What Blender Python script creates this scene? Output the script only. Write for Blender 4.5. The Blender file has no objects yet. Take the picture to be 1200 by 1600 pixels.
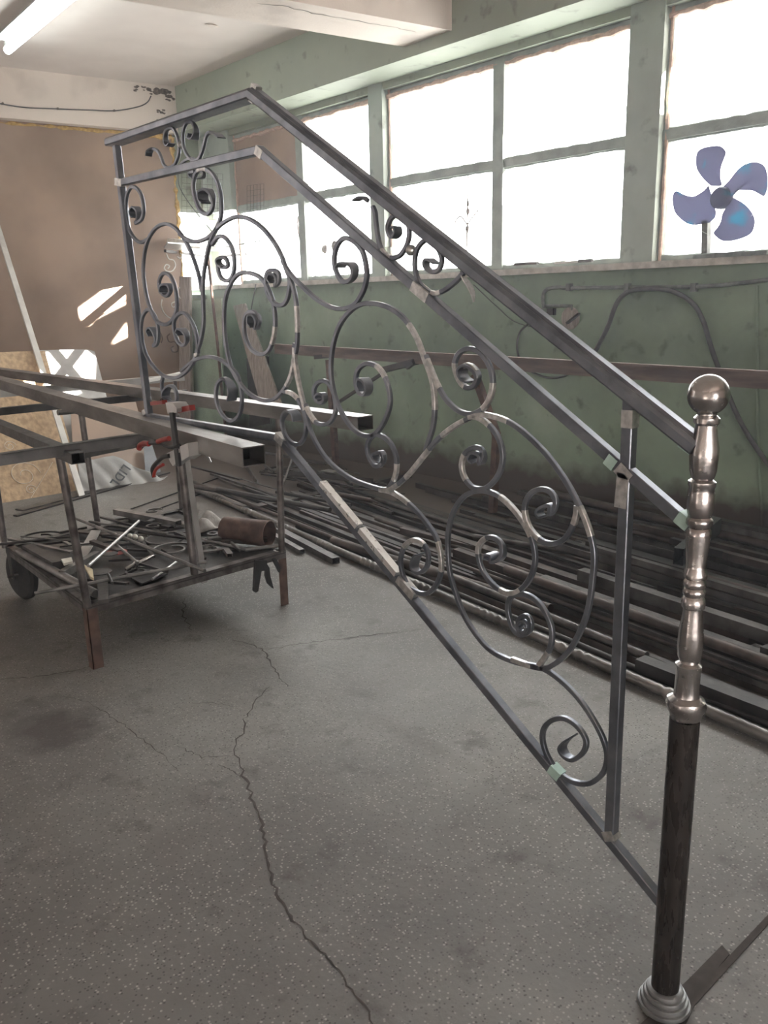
import bpy, bmesh, math, random
from mathutils import Vector, Matrix
from mathutils.geometry import interpolate_bezier
V = Vector
random.seed(11)
C = bpy.context.scene.collection
sc = bpy.context.scene

# ------------------------------------------------------------------ camera
F_PX = 1300.0
H = 1.6
CAMX, CAMY, CAMZ = V((0.740894, -0.671272, -0.021674)), V((-0.180114, -0.1675, -0.969279)), V((0.64702, 0.722037, -0.245005))
# CAMX: picture right, CAMY: picture down, CAMZ: view direction, in world axes (X to the window wall, Y along it)
cd = bpy.data.cameras.new('camera'); cam = bpy.data.objects.new('camera', cd); C.objects.link(cam)
cd.sensor_fit = 'VERTICAL'; cd.sensor_height = 36.0; cd.lens = 36.0 * F_PX / 1600.0
cd.clip_start = 0.05; cd.clip_end = 200
rot = Matrix((CAMX, -CAMY, -CAMZ)).transposed()
cam.matrix_world = Matrix.Translation((0, 0, H)) @ rot.to_4x4()
sc.camera = cam

# ------------------------------------------------------------------ sky, sun, exposure
w = bpy.data.worlds.new('world'); sc.world = w; w.use_nodes = True
bg = w.node_tree.nodes['Background']
bg.inputs[1].default_value = 5.4
wn, wl = w.node_tree.nodes, w.node_tree.links        # overcast white sky over duller ground
wt = wn.new('ShaderNodeTexCoord'); wz = wn.new('ShaderNodeSeparateXYZ'); wr_ = wn.new('ShaderNodeValToRGB')
wl.new(wt.outputs['Generated'], wz.inputs[0]); wl.new(wz.outputs[2], wr_.inputs[0]); wl.new(wr_.outputs[0], bg.inputs[0])
wr_.color_ramp.elements[0].position = 0.0; wr_.color_ramp.elements[0].color = (0.56, 0.55, 0.52, 1)
wr_.color_ramp.elements[1].position = 0.02; wr_.color_ramp.elements[1].color = (1.0, 0.985, 0.965, 1)
sd = bpy.data.lights.new('sun', 'SUN'); sun = bpy.data.objects.new('sun', sd); C.objects.link(sun)
sd.energy = 55.0; sd.angle = math.radians(0.25); sd.color = (1.0, 0.93, 0.85)
SUN = V((-1.0, 1.85, -0.76)).normalized()
sun.rotation_euler = SUN.to_track_quat('-Z', 'Y').to_euler(); sun.location = (8, -6, 8)
sc.view_settings.view_transform = 'Standard'; sc.view_settings.look = 'None'
sc.view_settings.gamma = 1.0; sc.view_settings.use_curve_mapping = False
sc.view_settings.exposure = 1.68
sc.cycles.max_bounces = 10; sc.cycles.diffuse_bounces = 6; sc.cycles.glossy_bounces = 4
sc.cycles.transparent_max_bounces = 16; sc.cycles.caustics_reflective = False; sc.cycles.caustics_refractive = False
sc.cycles.sample_clamp_indirect = 8.0

def portal(y0, y1, z0, z1, x=5.62):
    l = bpy.data.lights.new('window_portal', 'AREA'); l.shape = 'RECTANGLE'; l.size = z1 - z0; l.size_y = y1 - y0
    l.cycles.is_portal = True
    o = bpy.data.objects.new('window_portal', l); C.objects.link(o)
    o.location = (x, (y0 + y1) / 2, (z0 + z1) / 2)
    o.rotation_euler = (0, math.pi / 2, 0)   # -Z turned to -X
for a, b in ((-2.1, 0.5), (0.73, 3.246), (3.504, 6.02), (6.21, 8.6)):
    portal(a, b, 1.86, 3.42)

pg = bpy.data.lights.new('fill_portal', 'AREA'); pg.shape = 'RECTANGLE'; pg.size = 1.3; pg.size_y = 2.3; pg.cycles.is_portal = True  # portal for the fill opening added behind the camera
po = bpy.data.objects.new('fill_portal', pg); C.objects.link(po); po.location = (-1.2, -5.12, 1.15); po.rotation_euler = (math.pi / 2, 0, 0)   # -Z turned to +Y

# ------------------------------------------------------------------ measuring helpers: pixel of the 1200x1600 frame to a point on a real plane
CP = V((0, 0, H))
def ray(px, py): return CAMX * (px - 600) + CAMY * (py - 800) + CAMZ * F_PX
def onX(px, py, X): r = ray(px, py); return CP + r * (X / r.x)
def onY(px, py, Y): r = ray(px, py); return CP + r * (Y / r.y)
def onZ(px, py, Z): r = ray(px, py); return CP + r * ((Z - H) / r.z)
XD = V((0.985, -0.174, 0)).normalized()           # direction of the cross beams and the back wall
ND = V((0.174, 0.985, 0)).normalized()
def onB(px, py, off=0.0):                          # back wall plane, off metres in front of it
    r = ray(px, py); P = V((5.14, 9.2, 0)) - ND * off
    return CP + r * ((P - CP).dot(ND) / r.dot(ND))

# ------------------------------------------------------------------ materials
def nt(m): return m.node_tree.nodes, m.node_tree.links
def mat(name, c1, c2=None, rough=0.6, metal=0.0, scale=8.0, bump=0.1, detail=6, spec=0.5, fine=60.0, stretch=(1, 1, 1), thr=(0.35, 0.65), c3=None):
    m = bpy.data.materials.new(name); m.use_nodes = True
    n, l = nt(m); b = n['Principled BSDF']
    c2 = c2 or tuple(x * 0.7 for x in c1)
    tc = n.new('ShaderNodeTexCoord'); mp = n.new('ShaderNodeMapping'); mp.inputs['Scale'].default_value = stretch
    l.new(tc.outputs['Object'], mp.inputs[0])
    a = n.new('ShaderNodeTexNoise'); a.inputs['Scale'].default_value = scale; a.inputs['Detail'].default_value = detail
    l.new(mp.outputs[0], a.inputs['Vector'])
    r = n.new('ShaderNodeValToRGB'); r.color_ramp.elements[0].position = thr[0]; r.color_ramp.elements[1].position = thr[1]
    r.color_ramp.elements[0].color = (*c2, 1); r.color_ramp.elements[1].color = (*c1, 1)
    if c3:
        e = r.color_ramp.elements.new(0.82); e.color = (*c3, 1)
    l.new(a.outputs['Fac'], r.inputs[0]); l.new(r.outputs[0], b.inputs['Base Color'])
    f = n.new('ShaderNodeTexNoise'); f.inputs['Scale'].default_value = fine; f.inputs['Detail'].default_value = 4
    l.new(mp.outputs[0], f.inputs['Vector'])
    bp = n.new('ShaderNodeBump'); bp.inputs['Strength'].default_value = bump; bp.inputs['Distance'].default_value = 0.01
    l.new(f.outputs['Fac'], bp.inputs['Height']); l.new(bp.outputs[0], b.inputs['Normal'])
    mr = n.new('ShaderNodeMapRange'); mr.inputs[3].default_value = max(0.05, rough - 0.1); mr.inputs[4].default_value = min(1, rough + 0.1)
    l.new(f.outputs['Fac'], mr.inputs[0]); l.new(mr.outputs[0], b.inputs['Roughness'])
    b.inputs['Metallic'].default_value = metal; b.inputs['Specular IOR Level'].default_value = spec
    return m

M = {}
M['steel'] = mat('mill_steel', (0.235, 0.25, 0.285), (0.14, 0.15, 0.18), 0.34, 0.85, 14, 0.04, fine=120)
M['steel_ground'] = mat('ground_steel', (0.66, 0.65, 0.64), (0.40, 0.40, 0.40), 0.32, 0.8, 60, 0.12, fine=200)
M['rail_glint'] = mat('rail_glint_steel', (0.86, 0.85, 0.84), (0.78, 0.77, 0.76), 0.3, 0.9, 30, 0.03)  # near-white metal, a window reflection put into the colour
M['mint'] = mat('mint_primer', (0.42, 0.58, 0.53), (0.33, 0.46, 0.42), 0.45, 0.2, 30, 0.05)
M['cast'] = mat('cast_steel', (0.52, 0.50, 0.49), (0.30, 0.28, 0.28), 0.24, 0.95, 18, 0.04, fine=80)
M['dark_tube'] = mat('dark_tube', (0.055, 0.047, 0.045), (0.045, 0.04, 0.038), 0.28, 0.6, 6, 0.05, stretch=(1, 1, .2))
M['collar'] = mat('collar_iron', (0.33, 0.34, 0.34), (0.2, 0.2, 0.21), 0.5, 0.7, 20)
M['table_steel'] = mat('table_steel', (0.26, 0.245, 0.235), (0.10, 0.094, 0.09), 0.38, 0.75, 9, 0.06, stretch=(1, .3, 1))
M['frame_dark'] = mat('frame_dark', (0.10, 0.097, 0.097), (0.05, 0.047, 0.047), 0.45, 0.6, 12)
M['leg_steel'] = mat('leg_steel', (0.22, 0.20, 0.195), (0.07, 0.06, 0.057), 0.42, 0.65, 14)
M['rust'] = mat('rust_steel', (0.16, 0.10, 0.08), (0.07, 0.045, 0.04), 0.7, 0.3, 16)
M['pile_dark'] = mat('pile_dark', (0.062, 0.056, 0.054), (0.03, 0.028, 0.028), 0.5, 0.4, 10)
M['pile_brown'] = mat('pile_brown', (0.095, 0.073, 0.065), (0.042, 0.034, 0.031), 0.55, 0.35, 10)
M['pile_grey'] = mat('pile_grey', (0.14, 0.13, 0.127), (0.055, 0.05, 0.049), 0.45, 0.5, 10)
M['black'] = mat('black_paint', (0.025, 0.025, 0.027), (0.015, 0.015, 0.016), 0.45, 0.1, 10)
M['bore_shade'] = mat('bore_shade_black', (0.006, 0.006, 0.006), (0.004, 0.004, 0.004), 1.0, 0, 10, 0, spec=0.0)  # black that paints the shade inside open tubes
M['heap_grey'] = mat('heap_grey', (0.26, 0.25, 0.245), (0.12, 0.115, 0.11), 0.42, 0.5, 10)
M['blue_sheet'] = mat('dull_sheet', (0.20, 0.21, 0.23), (0.14, 0.145, 0.16), 0.5, 0.2, 6)
M['red'] = mat('red_plastic', (0.33, 0.035, 0.027), (0.22, 0.022, 0.02), 0.4, 0, 20, 0.02)
M['rubber'] = mat('rubber', (0.03, 0.03, 0.03), (0.02, 0.02, 0.02), 0.8, 0, 20, 0.2)
M['white_bits'] = mat('white_ceramic', (0.75, 0.73, 0.68), (0.6, 0.57, 0.5), 0.5, 0, 20, 0.03)
M['cream'] = mat('cream_card', (0.72, 0.62, 0.42), (0.6, 0.5, 0.33), 0.7, 0, 20, 0.05)
M['cloth'] = mat('grey_cloth', (0.42, 0.40, 0.38), (0.25, 0.24, 0.23), 0.9, 0, 14, 0.3)
M['bag'] = mat('bag_cloth', (0.44, 0.44, 0.43), (0.34, 0.34, 0.34), 0.75, 0, 5, 0.15)
M['print'] = mat('dark_print', (0.10, 0.11, 0.12), (0.08, 0.08, 0.09), 0.8, 0, 5, 0)
M['ceiling'] = mat('ceiling_paint', (0.74, 0.68, 0.65), (0.68, 0.62, 0.59), 0.9, 0, 2.5, 0.12, thr=(.3, .6))
M['beam_w'] = mat('beam_whitewash', (0.74, 0.67, 0.62), (0.60, 0.54, 0.50), 0.9, 0, 3, 0.2, thr=(.3, .5))
M['board'] = mat('brown_fibreboard', (0.375, 0.275, 0.215), (0.24, 0.172, 0.137), 0.36, 0, 1.2, 0.04, fine=6, detail=8)
M['osb'] = mat('osb_board', (0.56, 0.41, 0.26), (0.36, 0.25, 0.155), 0.6, 0, 28, 0.12, stretch=(1, 1, .5))
M['greendoor'] = mat('green_gloss', (0.33, 0.43, 0.33), (0.24, 0.31, 0.24), 0.25, 0, 3, 0.03)
M['foam'] = mat('yellow_foam', (0.60, 0.42, 0.17), (0.36, 0.23, 0.09), 0.9, 0, 30, 0.6)
M['plank'] = mat('weathered_plank', (0.34, 0.30, 0.27), (0.21, 0.18, 0.16), 0.7, 0, 8, 0.1, stretch=(6, 6, 1))
M['rail_wood'] = mat('wall_rail_steel', (0.19, 0.14, 0.125), (0.10, 0.075, 0.07), 0.6, 0.2, 8, 0.1, stretch=(3, .4, 3))
M['sheet'] = mat('sheet_metal', (0.50, 0.49, 0.48), (0.36, 0.35, 0.35), 0.38, 0.5, 6, 0.05)
M['white_bar'] = mat('white_bar', (0.66, 0.65, 0.62), (0.5, 0.48, 0.46), 0.4, 0.2, 6, 0.04)
M['cable'] = mat('grey_cable', (0.10, 0.10, 0.105), (0.07, 0.07, 0.075), 0.6, 0, 20, 0.02)
M['pipe'] = mat('painted_pipe', (0.20, 0.22, 0.21), (0.12, 0.13, 0.13), 0.6, 0.1, 20, 0.05)
M['mould'] = mat('black_mould', (0.22, 0.18, 0.16), (0.09, 0.075, 0.068), 0.95, 0, 40, 0.4)
M['mortar'] = mat('pink_mortar', (0.62, 0.45, 0.38), (0.45, 0.33, 0.28), 0.95, 0, 30, 0.5)
M['wire'] = mat('thin_wire', (0.16, 0.15, 0.13), (0.1, 0.1, 0.09), 0.6, 0.4, 20, 0)
M['chalk'] = mat('chalk', (0.72, 0.66, 0.58), (0.66, 0.6, 0.52), 0.9, 0, 20, 0)
M['lamp_body'] = mat('lamp_body', (0.72, 0.76, 0.74), (0.6, 0.64, 0.62), 0.35, 0, 10, 0)
M['dry_plant'] = mat('dry_stem', (0.22, 0.17, 0.16), (0.14, 0.11, 0.10), 0.8, 0, 20, 0)
M['seed'] = mat('pale_frame_paint', (0.34, 0.38, 0.35), (0.24, 0.27, 0.25), 0.7, 0, 7, 0.25)

def green(name, c1, c2, c3, low=True):
    m = bpy.data.materials.new(name); m.use_nodes = True
    n, l = nt(m); b = n['Principled BSDF']; b.inputs['Roughness'].default_value = 0.62
    tc = n.new('ShaderNodeTexCoord')
    a = n.new('ShaderNodeTexNoise'); a.inputs['Scale'].default_value = 1.1; a.inputs['Detail'].default_value = 9; a.inputs['Roughness'].default_value = 0.62
    l.new(tc.outputs['Object'], a.inputs['Vector'])
    r = n.new('ShaderNodeValToRGB'); e = r.color_ramp.elements
    e[0].position = 0.34; e[0].color = (*c2, 1); e[1].position = 0.6; e[1].color = (*c1, 1)
    x = e.new(0.75); x.color = (*c3, 1)
    l.new(a.outputs['Fac'], r.inputs[0])
    # soot and scuffs: small dark marks of their own shape
    s = n.new('ShaderNodeTexNoise'); s.inputs['Scale'].default_value = 7; s.inputs['Detail'].default_value = 8
    l.new(tc.outputs['Object'], s.inputs['Vector'])
    sr = n.new('ShaderNodeValToRGB'); sr.color_ramp.elements[0].position = 0.60; sr.color_ramp.elements[0].color = (0, 0, 0, 1)
    sr.color_ramp.elements[1].position = 0.74; sr.color_ramp.elements[1].color = (.75, .75, .75, 1)
    l.new(s.outputs['Fac'], sr.inputs[0])
    mx = n.new('ShaderNodeMixRGB'); mx.inputs[2].default_value = (c2[0] * .45, c2[1] * .42, c2[2] * .42, 1)
    l.new(sr.outputs[0], mx.inputs[0]); l.new(r.outputs[0], mx.inputs[1])
    out = mx
    if low:   # splash and rust dirt on the lowest hand's breadth of the wall
        sp = n.new('ShaderNodeSeparateXYZ'); l.new(tc.outputs['Object'], sp.inputs[0])
        ad = n.new('ShaderNodeMath'); ad.operation = 'MULTIPLY_ADD'; ad.inputs[1].default_value = 0.25
        l.new(s.outputs['Fac'], ad.inputs[0]); l.new(sp.outputs[2], ad.inputs[2])
        lr = n.new('ShaderNodeValToRGB'); lr.color_ramp.elements[0].position = 0.30; lr.color_ramp.elements[0].color = (1, 1, 1, 1)
        lr.color_ramp.elements[1].position = 0.46; lr.color_ramp.elements[1].color = (0, 0, 0, 1)
        l.new(ad.outputs[0], lr.inputs[0])
        m2 = n.new('ShaderNodeMixRGB'); m2.inputs[2].default_value = (0.075, 0.06, 0.052, 1)
        l.new(lr.outputs[0], m2.inputs[0]); l.new(mx.outputs[0], m2.inputs[1]); out = m2
    l.new(out.outputs[0], b.inputs['Base Color'])
    bp = n.new('ShaderNodeBump'); bp.inputs['Strength'].default_value = 0.35; bp.inputs['Distance'].default_value = 0.012
    l.new(s.outputs['Fac'], bp.inputs['Height']); l.new(bp.outputs[0], b.inputs['Normal'])
    return m
M['green'] = green('green_wall_paint', (0.255, 0.335, 0.25), (0.17, 0.225, 0.17), (0.34, 0.42, 0.335))
M['green_top'] = green('green_beam_paint', (0.32, 0.36, 0.29), (0.27, 0.305, 0.245), (0.36, 0.40, 0.32), False)
M['pillar'] = green('window_pillar_paint', (0.40, 0.46, 0.42), (0.30, 0.34, 0.31), (0.42, 0.47, 0.43), False)
M['sill'] = mat('sill_paint', (0.60, 0.58, 0.54), (0.40, 0.38, 0.35), 0.5, 0, 14, 0.25)

def floor_mat():
    m = bpy.data.materials.new('worn_terrazzo'); m.use_nodes = True
    n, l = nt(m); b = n['Principled BSDF']
    tc = n.new('ShaderNodeTexCoord')
    def noise(s, d=6, r=0.55):
        x = n.new('ShaderNodeTexNoise'); x.inputs['Scale'].default_value = s; x.inputs['Detail'].default_value = d; x.inputs['Roughness'].default_value = r
        l.new(tc.outputs['Object'], x.inputs['Vector']); return x
    def ramp(src, stops):
        r = n.new('ShaderNodeValToRGB'); e = r.color_ramp.elements
        e[0].position, e[0].color = stops[0][0], (*stops[0][1], 1); e[1].position, e[1].color = stops[-1][0], (*stops[-1][1], 1)
        for p, c in stops[1:-1]:
            x = e.new(p); x.color = (*c, 1)
        l.new(src, r.inputs[0]); return r
    def mix(f, a, bb, mode='MIX', fac=None):
        x = n.new('ShaderNodeMixRGB'); x.blend_type = mode
        if f is not None: l.new(f, x.inputs[0])
        else: x.inputs[0].default_value = fac
        l.new(a, x.inputs[1])
        if isinstance(bb, tuple): x.inputs[2].default_value = (*bb, 1)
        else: l.new(bb, x.inputs[2])
        return x
    big = noise(0.9, 8, 0.6)
    base = ramp(big.outputs['Fac'], [(0.30, (0.108, 0.101, 0.096)), (0.5, (0.163, 0.157, 0.150)), (0.68, (0.225, 0.219, 0.211))])
    wear = noise(0.55, 5)
    wr = ramp(wear.outputs['Fac'], [(0.36, (.35, .35, .35)), (0.6, (1, 1, 1))])
    v = n.new('ShaderNodeTexVoronoi'); v.inputs['Scale'].default_value = 105; l.new(tc.outputs['Object'], v.inputs['Vector'])
    chip = ramp(v.outputs['Distance'], [(0.26, (1, 1, 1)), (0.40, (0, 0, 0))])
    sel = n.new('ShaderNodeSeparateColor'); l.new(v.outputs['Color'], sel.inputs[0])
    pick = ramp(sel.outputs[0], [(0.52, (0, 0, 0)), (0.58, (1, 1, 1))])
    k = mix(None, chip.outputs[0], pick.outputs[0], 'MULTIPLY', 1.0)
    k2 = mix(None, k.outputs[0], wr.outputs[0], 'MULTIPLY', 1.0)
    c = mix(k2.outputs[0], base.outputs[0], (0.38, 0.365, 0.335))
    pickd = ramp(sel.outputs[1], [(0.60, (0, 0, 0)), (0.66, (1, 1, 1))])
    kd = mix(None, chip.outputs[0], pickd.outputs[0], 'MULTIPLY', 1.0)
    c = mix(kd.outputs[0], c.outputs[0], (0.085, 0.079, 0.076))
    st = noise(5.5, 8, 0.65)
    sr = ramp(st.outputs['Fac'], [(0.56, (0, 0, 0)), (0.70, (.75, .75, .75))])
    c = mix(sr.outputs[0], c.outputs[0], (0.07, 0.06, 0.057))
    sp = n.new('ShaderNodeSeparateXYZ'); l.new(tc.outputs['Object'], sp.inputs[0])
    def blot(x, y, rx, ry, col, amt, c):
        vm = n.new('ShaderNodeVectorMath'); vm.operation = 'SUBTRACT'; vm.inputs[1].default_value = (x, y, 0); l.new(tc.outputs['Object'], vm.inputs[0])
        vs = n.new('ShaderNodeVectorMath'); vs.operation = 'MULTIPLY'; vs.inputs[1].default_value = (1 / rx, 1 / ry, 0); l.new(vm.outputs[0], vs.inputs[0])
        ln = n.new('ShaderNodeVectorMath'); ln.operation = 'LENGTH'; l.new(vs.outputs[0], ln.inputs[0])
        ad = n.new('ShaderNodeMath'); ad.operation = 'MULTIPLY_ADD'; ad.inputs[1].default_value = 2.2; l.new(st.outputs['Fac'], ad.inputs[0]); l.new(ln.outputs['Value'], ad.inputs[2])
        r = ramp(ad.outputs[0], [(0.72, (amt, amt, amt)), (1.0, (0, 0, 0))])
        sc_ = n.new('ShaderNodeMath'); sc_.operation = 'MULTIPLY'; sc_.inputs[1].default_value = 0.50; l.new(ad.outputs[0], sc_.inputs[0]); l.new(sc_.outputs[0], r.inputs[0])
        return mix(r.outputs[0], c.outputs[0], col)
    p = onZ(85, 1140, 0); c = blot(p.x, p.y, 0.20, 0.24, (0.06, 0.05, 0.048), .75, c)
    p = onZ(300, 1300, 0); c = blot(p.x, p.y, 0.2, 0.12, (0.11, 0.10, 0.095), .35, c)
    p = onZ(640, 1150, 0); c = blot(p.x, p.y, 0.07, 0.34, (0.11, 0.095, 0.088), .35, c)
    # metal dust and rust under the stock along the wall
    ad = n.new('ShaderNodeMath'); ad.operation = 'MULTIPLY_ADD'; ad.inputs[1].default_value = 0.8; l.new(st.outputs['Fac'], ad.inputs[0]); l.new(sp.outputs[0], ad.inputs[2])
    mr = n.new('ShaderNodeMapRange'); mr.inputs[1].default_value = 3.3; mr.inputs[2].default_value = 4.3; l.new(ad.outputs[0], mr.inputs[0])
    c = mix(mr.outputs[0], c.outputs[0], (0.095, 0.072, 0.062))
    l.new(c.outputs[0], b.inputs['Base Color'])
    rr = ramp(wear.outputs['Fac'], [(0.35, (.50, .50, .50)), (0.65, (.66, .66, .66))]); l.new(rr.outputs[0], b.inputs['Roughness'])
    b.inputs['Specular IOR Level'].default_value = 0.35
    f = noise(45, 5); bp = n.new('ShaderNodeBump'); bp.inputs['Strength'].default_value = 0.3; bp.inputs['Distance'].default_value = 0.006
    l.new(f.outputs['Fac'], bp.inputs['Height']); l.new(bp.outputs[0], b.inputs['Normal'])
    return m
M['floor'] = floor_mat()
M['crack'] = mat('crack_dirt', (0.075, 0.065, 0.06), (0.05, 0.043, 0.04), 0.95, 0, 20, 0)

def glass_mat(name, tint, gloss=0.06):
    m = bpy.data.materials.new(name); m.use_nodes = True
    n, l = nt(m); n.remove(n['Principled BSDF'])
    t = n.new('ShaderNodeBsdfTransparent'); g = n.new('ShaderNodeBsdfGlossy'); mx = n.new('ShaderNodeMixShader')
    t.inputs[0].default_value = (*tint, 1); g.inputs['Roughness'].default_value = 0.05; mx.inputs[0].default_value = gloss
    ns = n.new('ShaderNodeTexNoise'); ns.inputs['Scale'].default_value = 6
    r = n.new('ShaderNodeValToRGB'); r.color_ramp.elements[0].color = (*[x * .86 for x in tint], 1); r.color_ramp.elements[1].color = (*tint, 1)
    tc = n.new('ShaderNodeTexCoord'); l.new(tc.outputs['Object'], ns.inputs['Vector']); l.new(ns.outputs['Fac'], r.inputs[0]); l.new(r.outputs[0], t.inputs[0])
    l.new(t.outputs[0], mx.inputs[1]); l.new(g.outputs[0], mx.inputs[2]); l.new(mx.outputs[0], n['Material Output'].inputs[0])
    return m
M['glass'] = glass_mat('window_glass', (0.97, 0.98, 0.98))
M['clear'] = glass_mat('clear_glassware', (0.85, 0.87, 0.83), 0.12)
def fan_mat():
    m = bpy.data.materials.new('blue_fan_plastic'); m.use_nodes = True
    n, l = nt(m); b = n['Principled BSDF']; b.inputs['Base Color'].default_value = (0.16, 0.27, 0.50, 1); b.inputs['Roughness'].default_value = 0.22
    t = n.new('ShaderNodeBsdfTranslucent'); t.inputs[0].default_value = (0.07, 0.17, 0.42, 1)
    ns = n.new('ShaderNodeTexNoise'); ns.inputs['Scale'].default_value = 9
    r = n.new('ShaderNodeValToRGB'); r.color_ramp.elements[0].color = (0.19, 0.19, 0.255, 1); r.color_ramp.elements[1].color = (0.10, 0.25, 0.33, 1)
    r.color_ramp.elements[0].position = .56; r.color_ramp.elements[1].position = .72
    tc = n.new('ShaderNodeTexCoord'); l.new(tc.outputs['Object'], ns.inputs['Vector']); l.new(ns.outputs['Fac'], r.inputs[0]); l.new(r.outputs[0], t.inputs[0]); l.new(r.outputs[0], b.inputs['Base Color'])
    mx = n.new('ShaderNodeMixShader'); mx.inputs[0].default_value = 0.8
    l.new(b.outputs[0], mx.inputs[1]); l.new(t.outputs[0], mx.inputs[2]); l.new(mx.outputs[0], n['Material Output'].inputs[0])
    return m
M['fan'] = fan_mat()
def emit(name, col, s):
    m = bpy.data.materials.new(name); m.use_nodes = True
    n, l = nt(m); b = n['Principled BSDF']; b.inputs['Emission Color'].default_value = (*col, 1); b.inputs['Emission Strength'].default_value = s
    b.inputs['Base Color'].default_value = (.9, .9, .9, 1)
    return m
M['tube_light'] = emit('fluorescent_tube', (0.93, 1.0, 0.97), 6.0)

# ------------------------------------------------------------------ mesh helpers
class MB:
    def __init__(s): s.v = []; s.f = []
    def add(s, vs, fs):
        k = len(s.v); s.v += [V(x) for x in vs]; s.f += [tuple(i + k for i in f) for f in fs]; return s
    def box(s, c, size, R=None):
        c = V(c); hx, hy, hz = (x / 2 for x in size); vs = []
        for x in (-hx, hx):
            for y in (-hy, hy):
                for z in (-hz, hz):
                    p = V((x, y, z)); vs.append(c + (R @ p if R else p))
        return s.add(vs, [(0, 1, 3, 2), (4, 6, 7, 5), (0, 4, 5, 1), (2, 3, 7, 6), (0, 2, 6, 4), (1, 5, 7, 3)])
    def lohi(s, lo, hi): return s.box([(a + b) / 2 for a, b in zip(lo, hi)], [abs(b - a) for a, b in zip(lo, hi)])
    def bar(s, a, b, w, t, up=(0, 0, 1)):          # rectangular bar from a to b: w across, t along up
        a, b = V(a), V(b); T = (b - a).normalized(); U = V(up); S = T.cross(U)
        if S.length < 1e-4: S = T.cross(V((1, 0, 0)))
        S.normalize(); U = S.cross(T).normalized(); vs = []
        for P in (a, b):
            for i, j in ((-1, -1), (1, -1), (1, 1), (-1, 1)): vs.append(P + S * (w / 2 * i) + U * (t / 2 * j))
        return s.add(vs, [(0, 1, 2, 3), (7, 6, 5, 4), (0, 4, 5, 1), (1, 5, 6, 2), (2, 6, 7, 3), (3, 7, 4, 0)])
    def hollow(s, a, b, w, t, wall=0.003, up=(0, 0, 1)):   # open rectangular tube
        a, b = V(a), V(b); T = (b - a).normalized(); U = V(up); S = T.cross(U).normalized(); U = S.cross(T).normalized(); vs = []
        for P in (a, b):
            for q in (0, wall):
                for i, j in ((-1, -1), (1, -1), (1, 1), (-1, 1)): vs.append(P + S * ((w / 2 - q) * i) + U * ((t / 2 - q) * j))
        fs = []
        for i in range(4):
            j = (i + 1) % 4
            fs += [(i, 8 + i, 8 + j, j), (4 + i, 4 + j, 12 + j, 12 + i), (i, j, 4 + j, 4 + i), (8 + i, 12 + i, 12 + j, 8 + j)]
        return s.add(vs, fs)
    def angle(s, a, b, w, t=0.004, dirs=((0, 0, -1), (0, 1, 0))):   # L section: two flanges leaving the line a-b
        a, b = V(a), V(b)
        for k, d in enumerate(dirs):
            d = V(d).normalized(); o = V(dirs[1 - k]).normalized()
            s.prism([a, b, b + d * w, a + d * w], o * t)
        return s
    def prism(s, pts, ext):
        pts = [V(p) for p in pts]; n = len(pts); e = V(ext)
        return s.add(pts + [p + e for p in pts], [tuple(range(n - 1, -1, -1)), tuple(range(n, 2 * n))] + [(i, (i + 1) % n, n + (i + 1) % n, n + i) for i in range(n)])
    def tube(s, path, r, seg=8, cap=True, closed=False):
        path = [V(p) for p in path]; n = len(path); R = r if isinstance(r, (list, tuple)) else [r] * n
        k = len(s.v); N = None
        for i, p in enumerate(path):
            if closed: T = path[(i + 1) % n] - path[i - 1]
            else: T = path[min(i + 1, n - 1)] - path[max(i - 1, 0)]
            T.normalize()
            if N is None: N = T.orthogonal().normalized()
            N = N - T * N.dot(T)
            N = N.normalized() if N.length > 1e-6 else T.orthogonal().normalized()
            B = T.cross(N)
            for j in range(seg):
                a = 2 * math.pi * j / seg; s.v.append(p + (N * math.cos(a) + B * math.sin(a)) * R[i])
        for i in range(n if closed else n - 1):
            i2 = (i + 1) % n
            for j in range(seg): s.f.append((k + i * seg + j, k + i * seg + (j + 1) % seg, k + i2 * seg + (j + 1) % seg, k + i2 * seg + j))
        if cap and not closed:
            s.f.append(tuple(k + j for j in range(seg - 1, -1, -1))); s.f.append(tuple(k + (n - 1) * seg + j for j in range(seg)))
        return s
    def pipe(s, a, b, r, wall=0.004, seg=20):      # open round pipe
        a, b = V(a), V(b); T = (b - a).normalized(); N = T.orthogonal().normalized(); B = T.cross(N); k = len(s.v)
        for P, q in ((a, r), (b, r), (b, r - wall), (a, r - wall)):
            for j in range(seg):
                t = 2 * math.pi * j / seg; s.v.append(P + (N * math.cos(t) + B * math.sin(t)) * q)
        for i in range(4):
            for j in range(seg): s.f.append((k + i * seg + j, k + i * seg + (j + 1) % seg, k + ((i + 1) % 4) * seg + (j + 1) % seg, k + ((i + 1) % 4) * seg + j))
        return s
    def lathe(s, prof, o=(0, 0, 0), axis=(0, 0, 1), seg=32, sq=0.0):
        A = V(axis).normalized(); N = A.orthogonal().normalized(); B = A.cross(N); k = len(s.v); o = V(o)
        for r, z in prof:
            for j in range(seg):
                t = 2 * math.pi * j / seg; rr = r * (1 + sq * math.cos(4 * t))
                s.v.append(o + A * z + (N * math.cos(t) + B * math.sin(t)) * rr)
        n = len(prof)
        for i in range(n - 1):
            for j in range(seg): s.f.append((k + i * seg + j, k + i * seg + (j + 1) % seg, k + (i + 1) * seg + (j + 1) % seg, k + (i + 1) * seg + j))
        s.f.append(tuple(k + j for j in range(seg - 1, -1, -1))); s.f.append(tuple(k + (n - 1) * seg + j for j in range(seg)))
        return s
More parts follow.
